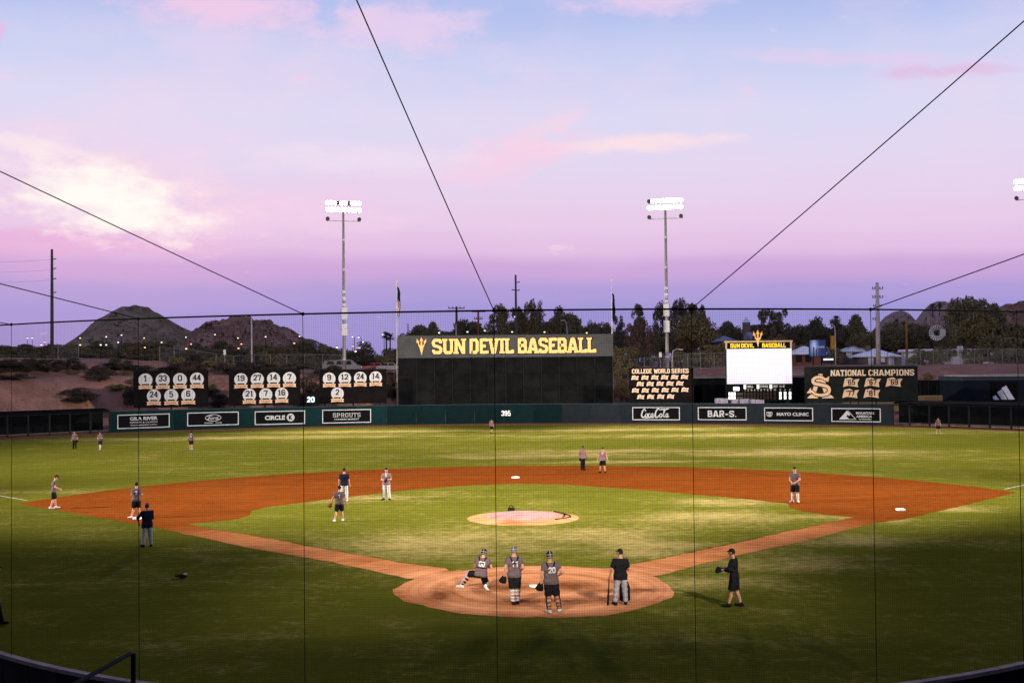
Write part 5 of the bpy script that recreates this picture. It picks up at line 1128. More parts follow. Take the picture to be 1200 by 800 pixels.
# flagpoles
def flag(label, u, vt, Y, bars, vf0, vf1, wpx):
    p = at(u, 470, Y); zt = at(u, vt, Y)[2]; k = ppm(Y); t = thing('flagpole', label, 'flagpole', (p[0], p[1], 0), 0, 'flagpoles beside the batter screen')
    q = MB(); q.tube([(0, 0, 0), (0, 0, zt)], [.11, .05], 8); q.build('pole', PALEP, t, True)
    q = MB(); q.ball((0, 0, zt+.1), .13, 8, 6); q.build('finial', GOLD, t)
    z0, z1 = at(u, vf1, Y)[2], at(u, vf0, Y)[2]; n, mN = 10, 12
    f = thing('x', None, None); bpy.data.objects.remove(f)
    def cloth(i0, i1, j0, j1, material, nm):
        V = []; F = []
        for i in range(i0, i1+1):
            for j in range(j0, j1+1):
                a, b = i/n, j/mN; V.append((.06+wpx/k*a*(1-.25*b)+.06*math.sin(b*7+a*4), .22*math.sin(a*9+b*3)*a-.004*0, z1-(z1-z0)*b-a*a*1.0*(1-b)))
        w_ = j1-j0+1
        for i in range(i1-i0):
            for j in range(j1-j0): F.append((i*w_+j, i*w_+j+1, (i+1)*w_+j+1, (i+1)*w_+j))
        MB().add(V, F).build(nm, material, t, True)
    if bars:
        cloth(0, 10, 0, 5, mat('flag_navy', (.012, .015, .04), .8, .2, 2), 'canton')
        for s in range(5): cloth(2*s, 2*s+2, 5, 12, mat('flag_red', (.16, .02, .02), .8, .2, 2) if s % 2 == 0 else mat('flag_white', (.5, .48, .46), .8, .1, 2), 'stripe')
    else: cloth(0, 10, 0, 12, mat('flag_dark', (.008, .008, .03), .8, .3, 2), 'cloth')
flag('flagpole with a hanging striped flag, left of the batter screen', 465.8, 331, 122.5, True, 336, 371, 4.2)
flag('flagpole with a hanging dark flag, right of the batter screen', 718.2, 329.5, 122.5, False, 343.5, 375, 3.6)

# ---------------------------------------------------------------- lit lamps far away
def glow(c, e): return mat('lamp_glow_%d_%d_%d' % tuple(int(x*99) for x in c), c, .5, 0, 2, emit=e, ecol=c)
WH, OR, BL, YE = (1, .93, .82), (1, .45, .22), (.55, .75, 1), (1, .72, .35)
def lamp(label, u, v, Y, c, arm=0, e=1.9, rr=.18, group='lit lamps beyond the outfield'):
    p = gpos(u-arm, Y); z = at(u, v, Y)[2]-p.z; x = arm/ppm(Y); t = thing('lamp_post', label, 'street lamp', p, 0, group)
    q = MB(); q.tube([(0, 0, 0), (0, 0, max(.6, z-.35)), (x*.4, 0, max(.7, z)), (x, 0, max(.75, z+.15))] if arm else [(0, 0, 0), (0, 0, max(.6, z-.1))], [.09, .07, .06, .05] if arm else [.09, .06], 6); q.build('post', DARKM, t)
    q = MB(); q.tube([(x, 0, z+.3), (x, 0, z+.2), (x, 0, z+.12)], [.1, rr, rr*1.1], 8); q.build('lamp_hood', DARKM, t)
    q = MB(); q.ball((x, 0, z), (rr, rr, rr*.8), 8, 6); q.build('bulb', glow(c, e), t)
for a in (('left of the twin white lamps at the far left', 32.3, 396, 240, WH), ('right of the twin white lamps at the far left', 37.8, 396, 240, WH), ('pale blue-white lamp below the far left pole', 48.5, 404, 180, (.8, .9, 1)), ('orange lamp just left of the far left pole', 52.5, 400.5, 180, OR), ('yellow lamp below the slope of the left hill', 94, 396, 230, YE), ('low orange lamp below the slope of the left hill', 94, 404, 190, YE), ('tiny white lamp at the foot of the left hill', 118, 404, 190, WH), ('left blue lamp at the foot of the left hill', 124.5, 404, 188, BL), ('white lamp on a post above the blue lamp', 124.5, 394.5, 235, WH), ('right blue lamp at the foot of the left hill', 138.6, 401, 200, BL), ('lamp on a post right of the blue lamps', 142.5, 392.5, 245, WH), ('yellow lamp above the first number board', 169, 396, 235, YE), ('orange lamp above the first number board', 169.8, 407, 180, OR), ('warm lamp midway between hill and butte', 189.5, 401, 200, YE), ('white lamp at the foot of the butte', 218, 395, 245, WH), ('orange lamp right of the white lamp by the butte', 224, 403, 195, OR), ('small orange lamp low by the butte', 218.3, 408.5, 175, YE), ('tiny lamp high before the butte', 252, 392, 260, WH), ('yellow lamp before the butte', 279, 396, 230, YE), ('pair-top orange lamp before the butte', 283, 403, 195, OR), ('low orange lamp before the butte', 279.5, 408, 175, OR), ('white lamp right of the pale thin pole', 311.5, 394.5, 240, WH), ('orange lamp at the right foot of the butte', 345, 402, 195, OR), ('white lamp at the right foot of the butte', 351.3, 394, 240, WH), ('tiny white lamp left of the left floodlight pole', 395, 406.7, 180, WH), ('orange lamp right of the left floodlight pole', 413.6, 405.3, 185, OR), ('low white lamp right of the left floodlight pole', 416.8, 411.5, 165, WH), ('low orange lamp right of the left floodlight pole', 421.5, 407.5, 180, OR), ('tiny lamp beside the palms on the skyline', 425.7, 400.5, 210, WH), ('white lamp high in the trees above the letters SUN', 515, 389.8, 200, WH), ('white lamp in the trees above the letters DEVIL', 548.2, 388.8, 200, WH), ('lamp in the trees above the letter V', 568.5, 387.3, 200, YE), ('brightest lamp in the trees by the tall thin pole', 604, 371, 215, WH), ('lamp in the trees above the first letter of BASEBALL', 600.5, 388.8, 200, WH), ('lamp above the letters SEB', 638.5, 389, 200, YE), ('lamp above the last letters of BASEBALL', 688, 390, 200, YE), ('lamp beside the right-hand flagpole', 717.6, 391, 160, YE)):
    lamp(a[0]+', lit' if 'lit' not in a[0] else a[0], *a[1:4], a[4])
for a in (('left of two tall lamps right of the left floodlight pole', 413.4, 394.5, 230, WH, -2.2), ('right of two tall lamps right of the left floodlight pole', 420.6, 395, 220, WH, -2.8), ('tall lamp just left of the small skyline palms', 448.8, 392, 235, WH, -1.6)): lamp(a[0]+', lit', a[1], a[2], a[3], a[4], a[5], e=4)
# unlit street lamps
def streetlamp(label, u, vt, Y, arm, banner=None):
    p = gpos(u, Y); z = at(u, vt, Y)[2]-p.z; k = ppm(Y); t = thing('street_lamp', label, 'street lamp', p, 0, 'unlit street lamps')
    q = MB(); q.tube([(0, 0, 0), (0, 0, z*.75), (arm*.08/k, 0, z*.92), (arm*.5/k, 0, z), (arm/k, 0, z)], [.13, .1, .08, .06, .05], 8); q.build('pole', PALEP, t, True)
    q = MB(); q.box((arm/k, 0, z-.06), (.7, .3, .18)); q.build('lamp_head', PALEP, t)
    if banner:
        q = MB(); q.box((-.55, 0, z*.55), (.8, .06, 2.6)); q.build('banner', mat('banner_gold', (.42, .20, .03), .7, .1, 2), t)
streetlamp('curved pale street lamp above the letters BALL', 665, 375, 210, -5.5); streetlamp('pale street lamp with an orange banner right of the blue poster', 979.5, 379.5, 185, -5.5, True); streetlamp('tilted pale lamp arm right of the right floodlight pole', 788, 409, 150, 10)
# small white sign posts on the bank
for u, v, lb in ((263.5, 410, 'small white sign post behind the second number board'), (774, 413, 'small white sign post left of the right floodlight pole')):
    p = gpos(u, 149); z = at(u, v, 149)[2]-p.z; t = thing('sign_post', lb, 'sign', p); q = MB(); q.tube([(0, 0, 0), (0, 0, z)], .06, 6); q.build('post', FPOST, t); q = MB(); q.box((0, -.08, z-.35), (.42, .05, .8)); q.build('plate', WHITE, t)

# ---------------------------------------------------------------- houses, poster, windmill, vehicles
ROOFW = mat('roof_white', (.82, .79, .84), .7, .12, .6); WALLW = mat('house_wall', (.66, .62, .62), .9, .1, .6); WALLB = mat('house_dark_wall', (.14, .10, .09), .9, .15, .6); GLASS = mat('window_dark', (.02, .02, .025), .2, .1, 2); BRICK = mat('red_brick', (.20, .075, .05), .9, .2, 1)  # WALLB is the darker of the two house wall colours
def house(label, u0, u1, ve, vr, Y, roof, wall, hip=True, D=9, name='house', wins=(), chimney=None, over=.6, flat=False):
    uc = (u0+u1)/2; k = ppm(Y); W = (u1-u0)/k; p = gpos(uc, Y+D/2); zb = min(p.z, gz(p.x, Y))-.4
    t = thing(name, label, 'house', (p.x, Y+D/2, zb), 0, 'houses beyond the outfield'); ze = at(uc, ve, Y)[2]-zb; zr = at(uc, vr, Y+D/2)[2]-zb
    wx, wy = W/2-over, D/2-over
    q = MB(); q.box((0, 0, ze/2), (wx*2, wy*2, ze)); q.build('wall', wall, t)
    q = MB(); a, b = W/2, D/2
    if flat: q.box((0, 0, (ze+zr)/2+.02), (W, D, max(.25, zr-ze)))
    else:
        rl = max(.3, a-b) if hip else a
        q.add([(-a, -b, ze), (a, -b, ze), (a, b, ze), (-a, b, ze), (-rl, 0, zr), (rl, 0, zr), (-a, -b, ze-.2), (a, -b, ze-.2), (a, b, ze-.2), (-a, b, ze-.2)], [(0, 1, 5, 4), (2, 3, 4, 5), (1, 2, 5), (3, 0, 4), (6, 7, 1, 0), (7, 8, 2, 1), (8, 9, 3, 2), (9, 6, 0, 3), (9, 8, 7, 6)])
    rf = q.build('roof', roof, t)
    if chimney:
        c = at(chimney, vr, Y)[0]-p.x; q = MB(); q.box((c, 0, zr+.1), (.9, .9, 1.2)); q.build('chimney', wall, rf)
    for wu, ww, wh, m_ in wins:
        x = at(wu, ve, Y)[0]-p.x; q = MB(); q.box((x, -wy-.03, ze-.35-wh/2), (ww, .12, wh)); f = q.build('window', m_, t)
        q = MB(); q.box((x, -wy-.07, ze-.35-wh/2), (ww*.8, .1, wh*.82)); q.build('pane', m_ if m_ is WALLW else GLASS, f)
    return t
house('white hip-roofed house with three pale bays beside the steel pole', 1002, 1049, 417, 408.5, 205, ROOFW, WALLB, D=9, wins=[(1021.5, 1.1, 1.6, WALLW), (1035.5, .9, 1.0, WALLW), (1045.5, 1.2, 1.6, WALLW)], chimney=1025)
house('low pale-roofed house behind the white hip-roofed house', 986, 1023, 411, 403, 232, ROOFW, WALLB, D=10, wins=[(996, 1.4, 1.3, WALLW)])
house('long low white-roofed building below the windmill', 1060, 1160, 412, 409, 215, ROOFW, WALLW, D=10, flat=True, wins=[(1157, 1.6, 1.4, GLASS), (1066, 2, 1.5, WALLW), (1080, 1.5, 1.5, GLASS)], chimney=1136)
house('house with a pale sloping roof right of the video board', 925, 960, 414, 405.5, 190, ROOFW, BRICK, D=9, wins=[(937, 1.2, 1.4, GLASS), (948, 1.2, 1.4, GLASS)], chimney=935)
house('small bluish-roofed house left of the video board', 838, 860, 399, 393.5, 225, mat('roof_blue', (.27, .27, .36), .7, .1, .8), WALLB, D=9, chimney=847)
house('house with a blue-grey gable behind the gold fork', 875, 898, 397, 389, 240, mat('roof_blue', (.27, .27, .36), .7, .1, .8), BRICK, D=9, hip=False)
house('small white-roofed building left of the steel pole row', 366, 375, 405, 401.5, 300, ROOFW, WALLW, D=8)
t_ = house('red brick building behind the gold fork', 880, 895, 385, 381, 262, mat('roof_brown', (.11, .07, .06), .9, .1, 1), BRICK, D=8, flat=True)
# white pointed roof among the trees
p = gpos(875.3, 248); zb = p.z; t = thing('pavilion', 'small tower with a white pointed roof among the trees', 'building', p); z0, z1 = at(875, 378, 248)[2]-zb, at(875, 370.8, 248)[2]-zb; w_ = 4.6/ppm(248)
q = MB(); q.add([(-w_, -w_, z0), (w_, -w_, z0), (w_, w_, z0), (-w_, w_, z0), (0, 0, z1)], [(0, 1, 4), (1, 2, 4), (2, 3, 4), (3, 0, 4), (3, 2, 1, 0)]); q.build('roof', mat('roof_bright', (.75, .75, .78), .5, .03, 1), t)
q = MB(); q.box((0, 0, z0/2), (w_*1.7, w_*1.7, z0)); q.build('wall', mat('tan_wall', (.20, .14, .11), .9, .1, 1), t)
# blue poster stand
b = Board('poster_stand', 'blue advertising poster with a pale figure, right of the video board', 'billboard', 948.5, 968, 398, 418, 176, face=False); b.t.location.z = 0
m = bpy.data.materials.new('poster_print_glow'); m.use_nodes = True; tt = m.node_tree; bs = tt.nodes['Principled BSDF']; co = tt.nodes.new('ShaderNodeTexCoord').outputs['Generated']; sp = tt.nodes.new('ShaderNodeSeparateXYZ'); tt.links.new(co, sp.inputs[0]); gx, gz_ = X(tt, sp.outputs[0]), X(tt, sp.outputs[2])
g1 = (((gx-.27)*(gx-.27))*-28+((gz_-.6)*(gz_-.6))*-5).exp(); fig = ((gx-.25).abs()*-1+.06).step(0, .03)*(.62-gz_).step(0, .08)+((gx-.4).abs()*-1+.05).step(0, .03)*(.5-gz_).step(0, .08)
c = nmix(tt, (g1*1.1).clamp(), (.012, .03, .12), (.45, .55, .85)); c = nmix(tt, fig.clamp(), c, (.01, .012, .03)); c = nmix(tt, (nnoise(tt, co, 5, 4, .6)-.5).step(0, .2)*.35, c, (.05, .12, .4))
tt.links.new(c, bs.inputs['Base Color']); tt.links.new(c, bs.inputs['Emission Color']); bs.inputs['Emission Strength'].default_value = .35  # the print gives off a faint glow of its own colours
b.rect('print', 948.7, 967.7, 398.3, 417.6, -.05, .0, m); b.rect('cabinet', 948.2, 968.2, 397.8, 418.1, .0, .3, mat('cab_blue', (.01, .015, .05), .5, .1, 1)); b.posts((953, 963), 418, .1)
q = MB(); 
for i, (x0, x1) in enumerate(((958.5, 960.8), (961.2, 963.2), (963.6, 966))): q.box((b.x((x0+x1)/2), -.06, b.z(406.5)), (b.m(x1-x0), .02, b.m(2.4)))
q.build('print_lettering', mat('poster_white', (.45, .48, .6), .6, .05, 2), b.t)
b = Board('lit_strip', 'low strip of white light under the blue poster', 'light box', 964.5, 977, 418.5, 424, 172, face=False); b.rect('case', 963.8, 977.5, 419, 425, 0, .3, DARKM); b.rect('tube', 964.8, 976.6, 419.9, 422, -.06, 0, mat('strip_glow', (.8, .85, .82), .5, 0, 1, emit=.8, ecol=(.85, .95, .9))); b.posts((966, 975), 424, .06)
# windmill
Yw = 205; p = gpos(1098.5, Yw); zc = at(1098.5, 389.8, Yw)[2]-p.z; rw = 9.4/ppm(Yw)
t = thing('windmill', 'white many-bladed farm windmill on a short tower', 'windmill', p); STW = mat('windmill_white', (.55, .53, .50), .5, .06, 2)
for sx in (-1, 1):
    for sy in (-1, 1):
        q = MB(); q.tube([(sx*.8, sy*.8+.6, 0), (sx*.12, .6, zc)], .06, 5); q.build('leg', WOOD, t)
for i in range(1, 6):
    z = zc*i/6; w_ = .8-.68*i/6; q = MB()
    for sx, sy, ex, ey in ((-1, -1, 1, -1), (1, -1, 1, 1), (1, 1, -1, 1), (-1, 1, -1, -1)): q.tube([(sx*w_, sy*w_+.6, z), (ex*w_, ey*w_+.6, z)], .035, 4)
    q.build('brace', WOOD, t)
q = MB(); q.tube([(0, .7, zc), (0, -.15, zc)], .22, 10); q.build('hub', DARKM, t)
wh = MB(); ring(wh, rw*.97, rw*.97, .05, zc, -.12, .05, 40); wr_ = wh.build('rim', STW, t)
for i in range(18):
    a = 2*math.pi*i/18; c_, s_ = math.cos(a), math.sin(a); r0, r1 = rw*.40, rw; w0, w1 = .06, .165
    q = MB(); V = [(r0*c_-w0*s_, -.06, zc+r0*s_+w0*c_), (r0*c_+w0*s_, .02, zc+r0*s_-w0*c_), (r1*c_+w1*s_, .06, zc+r1*s_-w1*c_), (r1*c_-w1*s_, -.10, zc+r1*s_+w1*c_)]
    V += [(x, y+.03, z) for x, y, z in V]; q.add(V, [(0, 1, 2, 3), (7, 6, 5, 4), (0, 4, 5, 1), (1, 5, 6, 2), (2, 6, 7, 3), (3, 7, 4, 0)]); q.build('blade', STW, t)
q = MB(); q.box((1.0, 1.1, zc), (.08, .9, .12)); q.box((rw*1.05, 1.2, zc+.05), (1.1, .05, 1.5)); q.build('tail_vane', STW, t)
# parked vehicles on the bank road
def vehicle(label, u, Y, L, W, Hh, paint, van):
    p = gpos(u, Y); t = thing('parked_van' if van else 'parked_car', label, 'van' if van else 'car', p, 0, 'vehicles parked behind the left fence')
    prof = [(-.5, .22), (-.5, .55), (-.46, .95), (-.30, 1.0), (.22, 1.0), (.36, .62), (.48, .55), (.5, .3), (.5, .22)] if van else [(-.5, .22), (-.5, .5), (-.47, .62), (-.33, .66), (-.2, .98), (.12, 1.0), (.26, .66), (.46, .58), (.5, .4), (.5, .22)]
    q = MB(); q.plate([(a*L, b*Hh) for a, b in prof], -W/2, W/2); q.build('body', paint, t)
    for i, (a, b) in enumerate(((-.3, -.06), (-.04, .18)) if not van else ((-.4, -.2), (-.15, .05), (.1, .25))):
        q = MB(); z0, z1 = (.64, .92) if van else (.68, .93); q.plate([(a*L, z0*Hh), (b*L, z0*Hh), ((b-.03)*L, z1*Hh), ((a+.02)*L, z1*Hh)], -W/2-.02, -W/2+.02); q.build('window', GLASS, t)
    for a in (-.31, .31):
        for sy in (-1, 1):
            q = MB(); q.tube([(a*L, sy*(W/2-.02), .33), (a*L, sy*(W/2-.24), .33)], .33, 14); wv = q.build('wheel', BLACK, t); q = MB(); q.tube([(a*L, sy*(W/2+.0), .33), (a*L, sy*(W/2-.05), .33)], .18, 10); q.build('rim', FPOST, wv)
    q = MB(); q.box((L*.49, -W*.32, Hh*.45), (.12, .3, .16)); q.build('headlight', WHITE, t); q = MB(); q.box((-L*.49, -W*.32, Hh*.5), (.1, .2, .2)); q.build('tail_light', mat('tail_red', (.4, .02, .02), .4, .1, 2), t)
vehicle('white van parked behind the left floodlight pole', 402, 160, 6.6, 2.1, 2.2, mat('van_white', (.20, .19, .18), .4, .05, 1), True)
vehicle('reddish car parked between the left floodlight pole and the batter screen', 441, 162, 4.6, 1.8, 1.5, mat('car_red', (.30, .08, .08), .4, .1, 1), False)
vehicle('pale grey car parked next to the batter screen', 457, 158, 4.6, 1.8, 1.5, mat('car_grey', (.24, .22, .22), .4, .1, 1), False)
# ---------------------------------------------------------------- people
def surf(f, lo, hi, h):
    lo = np.array(lo)-2*h; n = np.maximum(3, np.ceil((np.array(hi)+2*h-lo)/h).astype(int)+1)
    ax = [lo[i]+h*np.arange(n[i]) for i in range(3)]
    P = np.stack(np.meshgrid(*ax, indexing='ij'), -1); S = f(P.reshape(-1, 3)).reshape(n)
    nc = n-1; cnt = np.zeros(nc.prod()); acc = np.zeros((nc.prod(), 3)); Q = []
    for a in range(3):
        b, c = (a+1) % 3, (a+2) % 3
        sl0 = [slice(None)]*3; sl1 = [slice(None)]*3; sl0[a] = slice(0, -1); sl1[a] = slice(1, None)
        s0, s1 = S[tuple(sl0)], S[tuple(sl1)]; I = np.argwhere((s0 < 0) != (s1 < 0))
        if len(I) == 0: continue
        ok = (I[:, b] > 0) & (I[:, c] > 0) & (I[:, b] < n[b]-1) & (I[:, c] < n[c]-1); I = I[ok]
        v0 = s0[tuple(I.T)]; v1 = s1[tuple(I.T)]; t = v0/(v0-v1)
        X_ = lo+I*h; X_[:, a] += t*h; cells = []
        for db, dc in ((0, 0), (-1, 0), (-1, -1), (0, -1)):
            J = I.copy(); J[:, b] += db; J[:, c] += dc; k = (J[:, 0]*nc[1]+J[:, 1])*nc[2]+J[:, 2]
            np.add.at(cnt, k, 1); np.add.at(acc, k, X_); cells.append(k)
        q = np.stack(cells, 1); fl = v0 < 0; q[~fl] = q[~fl][:, ::-1]; Q.append(q)
    if not Q: return np.zeros((0, 3)), np.zeros((0, 4), int)
    Q = np.concatenate(Q); used = np.unique(Q); remap = np.full(nc.prod(), -1); remap[used] = np.arange(len(used))
    return acc[used]/cnt[used][:, None], remap[Q]
def cap_(P, a, b, ra, rb):
    a = np.asarray(a, float); b = np.asarray(b, float); ba = b-a; L = max(1e-9, ba @ ba)
    t = np.clip(((P-a) @ ba)/L, 0, 1); return np.linalg.norm(P-a-t[:, None]*ba, axis=1)-(ra+(rb-ra)*t)
def smin(a, b, k):
    h = np.clip(.5+.5*(b-a)/k, 0, 1); return b*(1-h)+a*h-k*h*(1-h)
def nrm(v): v = np.asarray(v, float); return v/np.linalg.norm(v)
SKINM = mat('skin', (.36, .185, .125), .6, .08, 6); SKIND = mat('skin_deep', (.16, .085, .06), .6, .08, 6); HAIR = mat('hair_dark', (.02, .013, .01), .8, .2, 8)
def cl(name, c, r=.85): return mat('cloth_'+name, c, r, .12, 7)
GREYJ = cl('grey', (.085, .060, .065)); PINKJ = cl('faded_pink', (.17, .098, .103)); BLK = cl('black', (.009, .009, .011)); NVY = cl('navy', (.010, .012, .024)); WHT = cl('white', (.36, .345, .35)); LGREY = cl('light_grey', (.21, .195, .21)); BLU = cl('blue', (.02, .04, .16)); LEATH = cl('brown_leather', (.20, .075, .025)); NUM = cl('number_white', (.42, .40, .41)); GOLDJ = cl('offwhite', (.42, .38, .37))
def person(label, u, v, face=0, Hs=1.8, shirt=GREYJ, bottom=('shorts', BLK), sock=None, shoe=BLK, cap=('cap', BLK), num=None, sleeve=.75, skin=None, arms=None, legs=None, lean=(0, 0), turn=0, head=None, pel=None, glove=None, guards=None, harness=None, pos=None, h=None, shirt_len=-.10, bill=0, belt=None):
    skin = skin or SKINM; P0 = np.array(pos if pos is not None else atz(u, v)[:2].tolist()+[0.0]); px = ppm(P0[1]); h = h or (.02 if px > 26 else .027 if px > 15 else .038)
    k = Hs/1.82; t = thing('person', label, 'person', (P0[0], P0[1], .016), R(face), 'players and coaches on the field'); t.scale = (k, k, k)
    pel = np.array(pel or (0, 0, .96)); up = nrm((math.sin(R(lean[0])), math.sin(R(lean[1])), math.cos(R(lean[0]))*math.cos(R(lean[1]))))
    fr = nrm(np.array((math.sin(R(-turn)), math.cos(R(-turn)), 0))-up*np.dot((math.sin(R(-turn)), math.cos(R(-turn)), 0), up)); rt = np.cross(fr, up)
    T = lambda x, y, z: pel+rt*x+fr*y+up*z
    sh = {s: T(s*.185, 0, .485) for s in (-1, 1)}
    arms = arms or {}; A = {}
    for s, nm in ((-1, 'L'), (1, 'R')):
        e, w_ = arms.get(nm, ((s*.255, -.03, 1.16), (s*.285, .05, .90))); e = np.array(e, float); w_ = np.array(w_, float)
        d = e-sh[s]; e = sh[s]+nrm(d)*.30; d = w_-e; w_ = e+nrm(d)*.265; A[s] = (e, w_)
    legs = legs or {}; Lg = {}
    for s, nm in ((-1, 'L'), (1, 'R')):
        hp = T(s*.095, 0, -.02); kn, an, td = legs.get(nm, ((s*.115, .03, .50), (s*.125, 0, .085), (s*.25, 1, 0)))
        Lg[s] = (hp, np.array(kn, float), np.array(an, float), nrm(td))
    hd = head or {}; hc = T(*hd.get('at', (0, .03, .735))); hf = nrm(hd.get('front', fr)); hu = nrm(hd.get('up', up)); hf = nrm(hf-hu*(hf @ hu)); hr = np.cross(hf, hu)
    def torso(P):
        D = P-pel; q = np.stack([D @ rt, D @ fr*1.32, D @ up], 1)
        d = cap_(q, (-.075, 0, -.02), (.075, 0, -.02), .118, .118)
        d = smin(d, cap_(q, (-.055, 0, .16), (.055, 0, .16), .113, .113), .10); d = smin(d, cap_(q, (-.085, 0, .36), (.085, 0, .36), .135, .135), .10)
        return smin(d, cap_(q, (-.145, -.01, .475), (.145, -.01, .475), .068, .068), .09)/1.15
    def zt(P): return (P-pel) @ up
    def leg(P, s, g=0.0):
        hp, kn, an, td = Lg[s]; d = cap_(P, hp, kn, .092+g, .060+g); calf = kn+(an-kn)*.33-td*.012
        return smin(smin(d, cap_(P, kn, calf, .056+g, .060+g), .03), cap_(P, calf, an, .058+g, .041+g), .03)
    def arm(P, s, g=0.0):
        e, w_ = A[s]; return smin(cap_(P, sh[s], e, .057+g, .043+g), cap_(P, e, w_, .044+g, .031+g), .02)
    def body(P):
        d = torso(P)
        for s in (-1, 1):
            d = smin(d, leg(P, s), .035); d = smin(d, arm(P, s), .03); e, w_ = A[s]; dr = nrm(w_-e); d = smin(d, cap_(P, w_, w_+dr*.085, .034, .040), .02)
        d = smin(d, cap_(P, T(0, -.005, .50), hc-hu*.04, .062, .055), .04)
        D = P-hc; q = np.stack([(D @ hr)/.077, (D @ hf)/.098, (D @ hu)/.118], 1); r_ = np.linalg.norm(q, axis=1); d = smin(d, (r_-1)*.085, .03)
        return smin(d, cap_(P, hc+hf*.035-hu*.085, hc+hf*.045-hu*.06, .045, .05), .03)
    pts = np.array([hc+hu*.14, hc-hf*.13, hc+hf*.13]+[p for s in (-1, 1) for p in (*A[s], A[s][1]+nrm(A[s][1]-A[s][0])*.14, sh[s], *Lg[s][:3])]+[pel])
    lo, hi = pts.min(0)-.14, pts.max(0)+.14
    V, F = surf(body, lo, hi, h); q = MB().add(V, [tuple(f) for f in F])
    if h < .03:                                              # fingers, nose and ears on the same figure
        for s in (-1, 1):
            e, w_ = A[s]; dr = nrm(w_-e); side = nrm(np.cross(dr, (0, 1, .2))); pn = np.cross(side, dr); c0 = w_+dr*.095
            for i, L in enumerate((.062, .072, .068, .052)):
                b0 = c0+side*(-.028+.019*i); q.tube([b0, b0+dr*L*.55+pn*.008*s, b0+dr*L*.9+pn*.03*s], [.011, .010, .008], 6)
            b0 = w_+dr*.03+side*.034*s; q.tube([b0, b0+dr*.035+side*.024*s, b0+dr*.07+side*.026*s], [.013, .012, .009], 6)
        q.tube([hc+hf*.088+hu*.02, hc+hf*.118-hu*.02, hc+hf*.095-hu*.03], [.009, .014, .011], 6)
        for s in (-1, 1): q.ball(hc+hr*s*.078-hu*.005, (.014, .022, .032), 6, 5)
    q.build('body', skin, t, True)
    if h < .03:
        for s in (-1, 1):
            e_ = MB(); e_.ball(hc+hf*.091+hr*s*.03+hu*.008, .010, 6, 5); e_.build('eye', HAIR, t)
        e_ = MB(); e_.ball(hc+hf*.092-hu*.062, (.024, .010, .007), 6, 5); e_.build('mouth', cl('lip', (.20, .07, .06)), t)
    def part(name, f, material, l=None, hh=None):
        V, F = surf(f, lo if l is None else l[0], hi if l is None else l[1], hh or h)
        if len(V) == 0: return None
        return mesh_np(name, V, F, material, t, True)
    # shirt: torso and sleeves, hem below the waist
    fold = lambda P: .010*np.sin(P[:, 2]*38+P[:, 0]*21)*np.sin(P[:, 0]*33+P[:, 1]*27)
    def shirt_f(P):
        z = zt(P); d = torso(P)-.021-.012*np.clip((.25-z)/.3, 0, 1)
        for s in (-1, 1):
            e, w_ = A[s]; en = sh[s]+(e-sh[s])*min(1, sleeve); dr = nrm(e-sh[s]); a = np.maximum(cap_(P, sh[s], en, .077, .070), (P-en) @ dr)
            if sleeve > 1: a = smin(a, np.maximum(cap_(P, e, e+(w_-e)*(sleeve-1), .066, .052), (P-(e+(w_-e)*(sleeve-1))) @ nrm(w_-e)), .03)
            d = smin(d, a, .03)
        d = smin(d, cap_(P, T(0, -.01, .48), T(0, -.005, .53), .075, .068), .03)
        for s in (-1, 1): d = smin(d, cap_(P, Lg[s][0], Lg[s][0]+(Lg[s][1]-Lg[s][0])*(.3 if pel[2] > .8 else .06), .128, .122), .03)
        return np.maximum(np.maximum(d, shirt_len-z), z-.55)+fold(P)
    so = part('shirt', shirt_f, shirt)
    bt, bm_ = bottom
    def bottom_f(P):
        z = zt(P); d = np.maximum(torso(P)-.017, z-.10)
        for s in (-1, 1):
            hp, kn, an, td = Lg[s]
            if bt == 'shorts':
                en = hp+(kn-hp)*.94; dr = nrm(kn-hp); a = np.maximum(cap_(P, hp, en+dr*.1, .122, .112), (P-en) @ dr)
            else:
                dr = nrm(an-kn); en = an+dr*(-.02 if bt == 'pants' else -.18); a = np.maximum(smin(cap_(P, hp, kn, .116, .088), cap_(P, kn, en+dr*.1, .086, .076), .03), (P-en) @ dr)
            d = smin(d, a, .025)
        return d+fold(P)
    part(bt if bt != 'knickers' else 'pants', bottom_f, bm_)
    if belt: part('belt', lambda P: np.maximum(torso(P)-.03, np.abs(zt(P)-.09)-.022), belt)
    for s in (-1, 1):
        hp, kn, an, td = Lg[s]
        if sock is not None: part('sock', lambda P: np.maximum(leg(P, s, .012), (P-(kn+(an-kn)*.12)) @ -nrm(an-kn)), sock, (np.minimum(kn, an)-.12, np.maximum(kn, an)+.12))
        dn = np.array((0, 0, -1.0)); heel = an-td*.045+dn*.035; toe = an+td*.175+dn*.045
        if an[2]-.085 > .02 and abs(td[2]) > .3: pass
        zs = min(heel[2], toe[2])-.038
        def shoe_f(P):
            d = smin(cap_(P, heel, toe, .052, .042), cap_(P, an+np.array((0, 0, .015)), heel, .052, .05), .03); return np.maximum(d, zs-P[:, 2])
        o = part('shoe', shoe_f, shoe, (np.minimum(np.minimum(heel, toe), an)-.08, np.maximum(np.maximum(heel, toe), an)+.08), min(h, .02))
    ck, cm = cap
    D_ = lambda P: np.stack([((P-hc) @ hr), ((P-hc) @ hf), ((P-hc) @ hu)], 1)
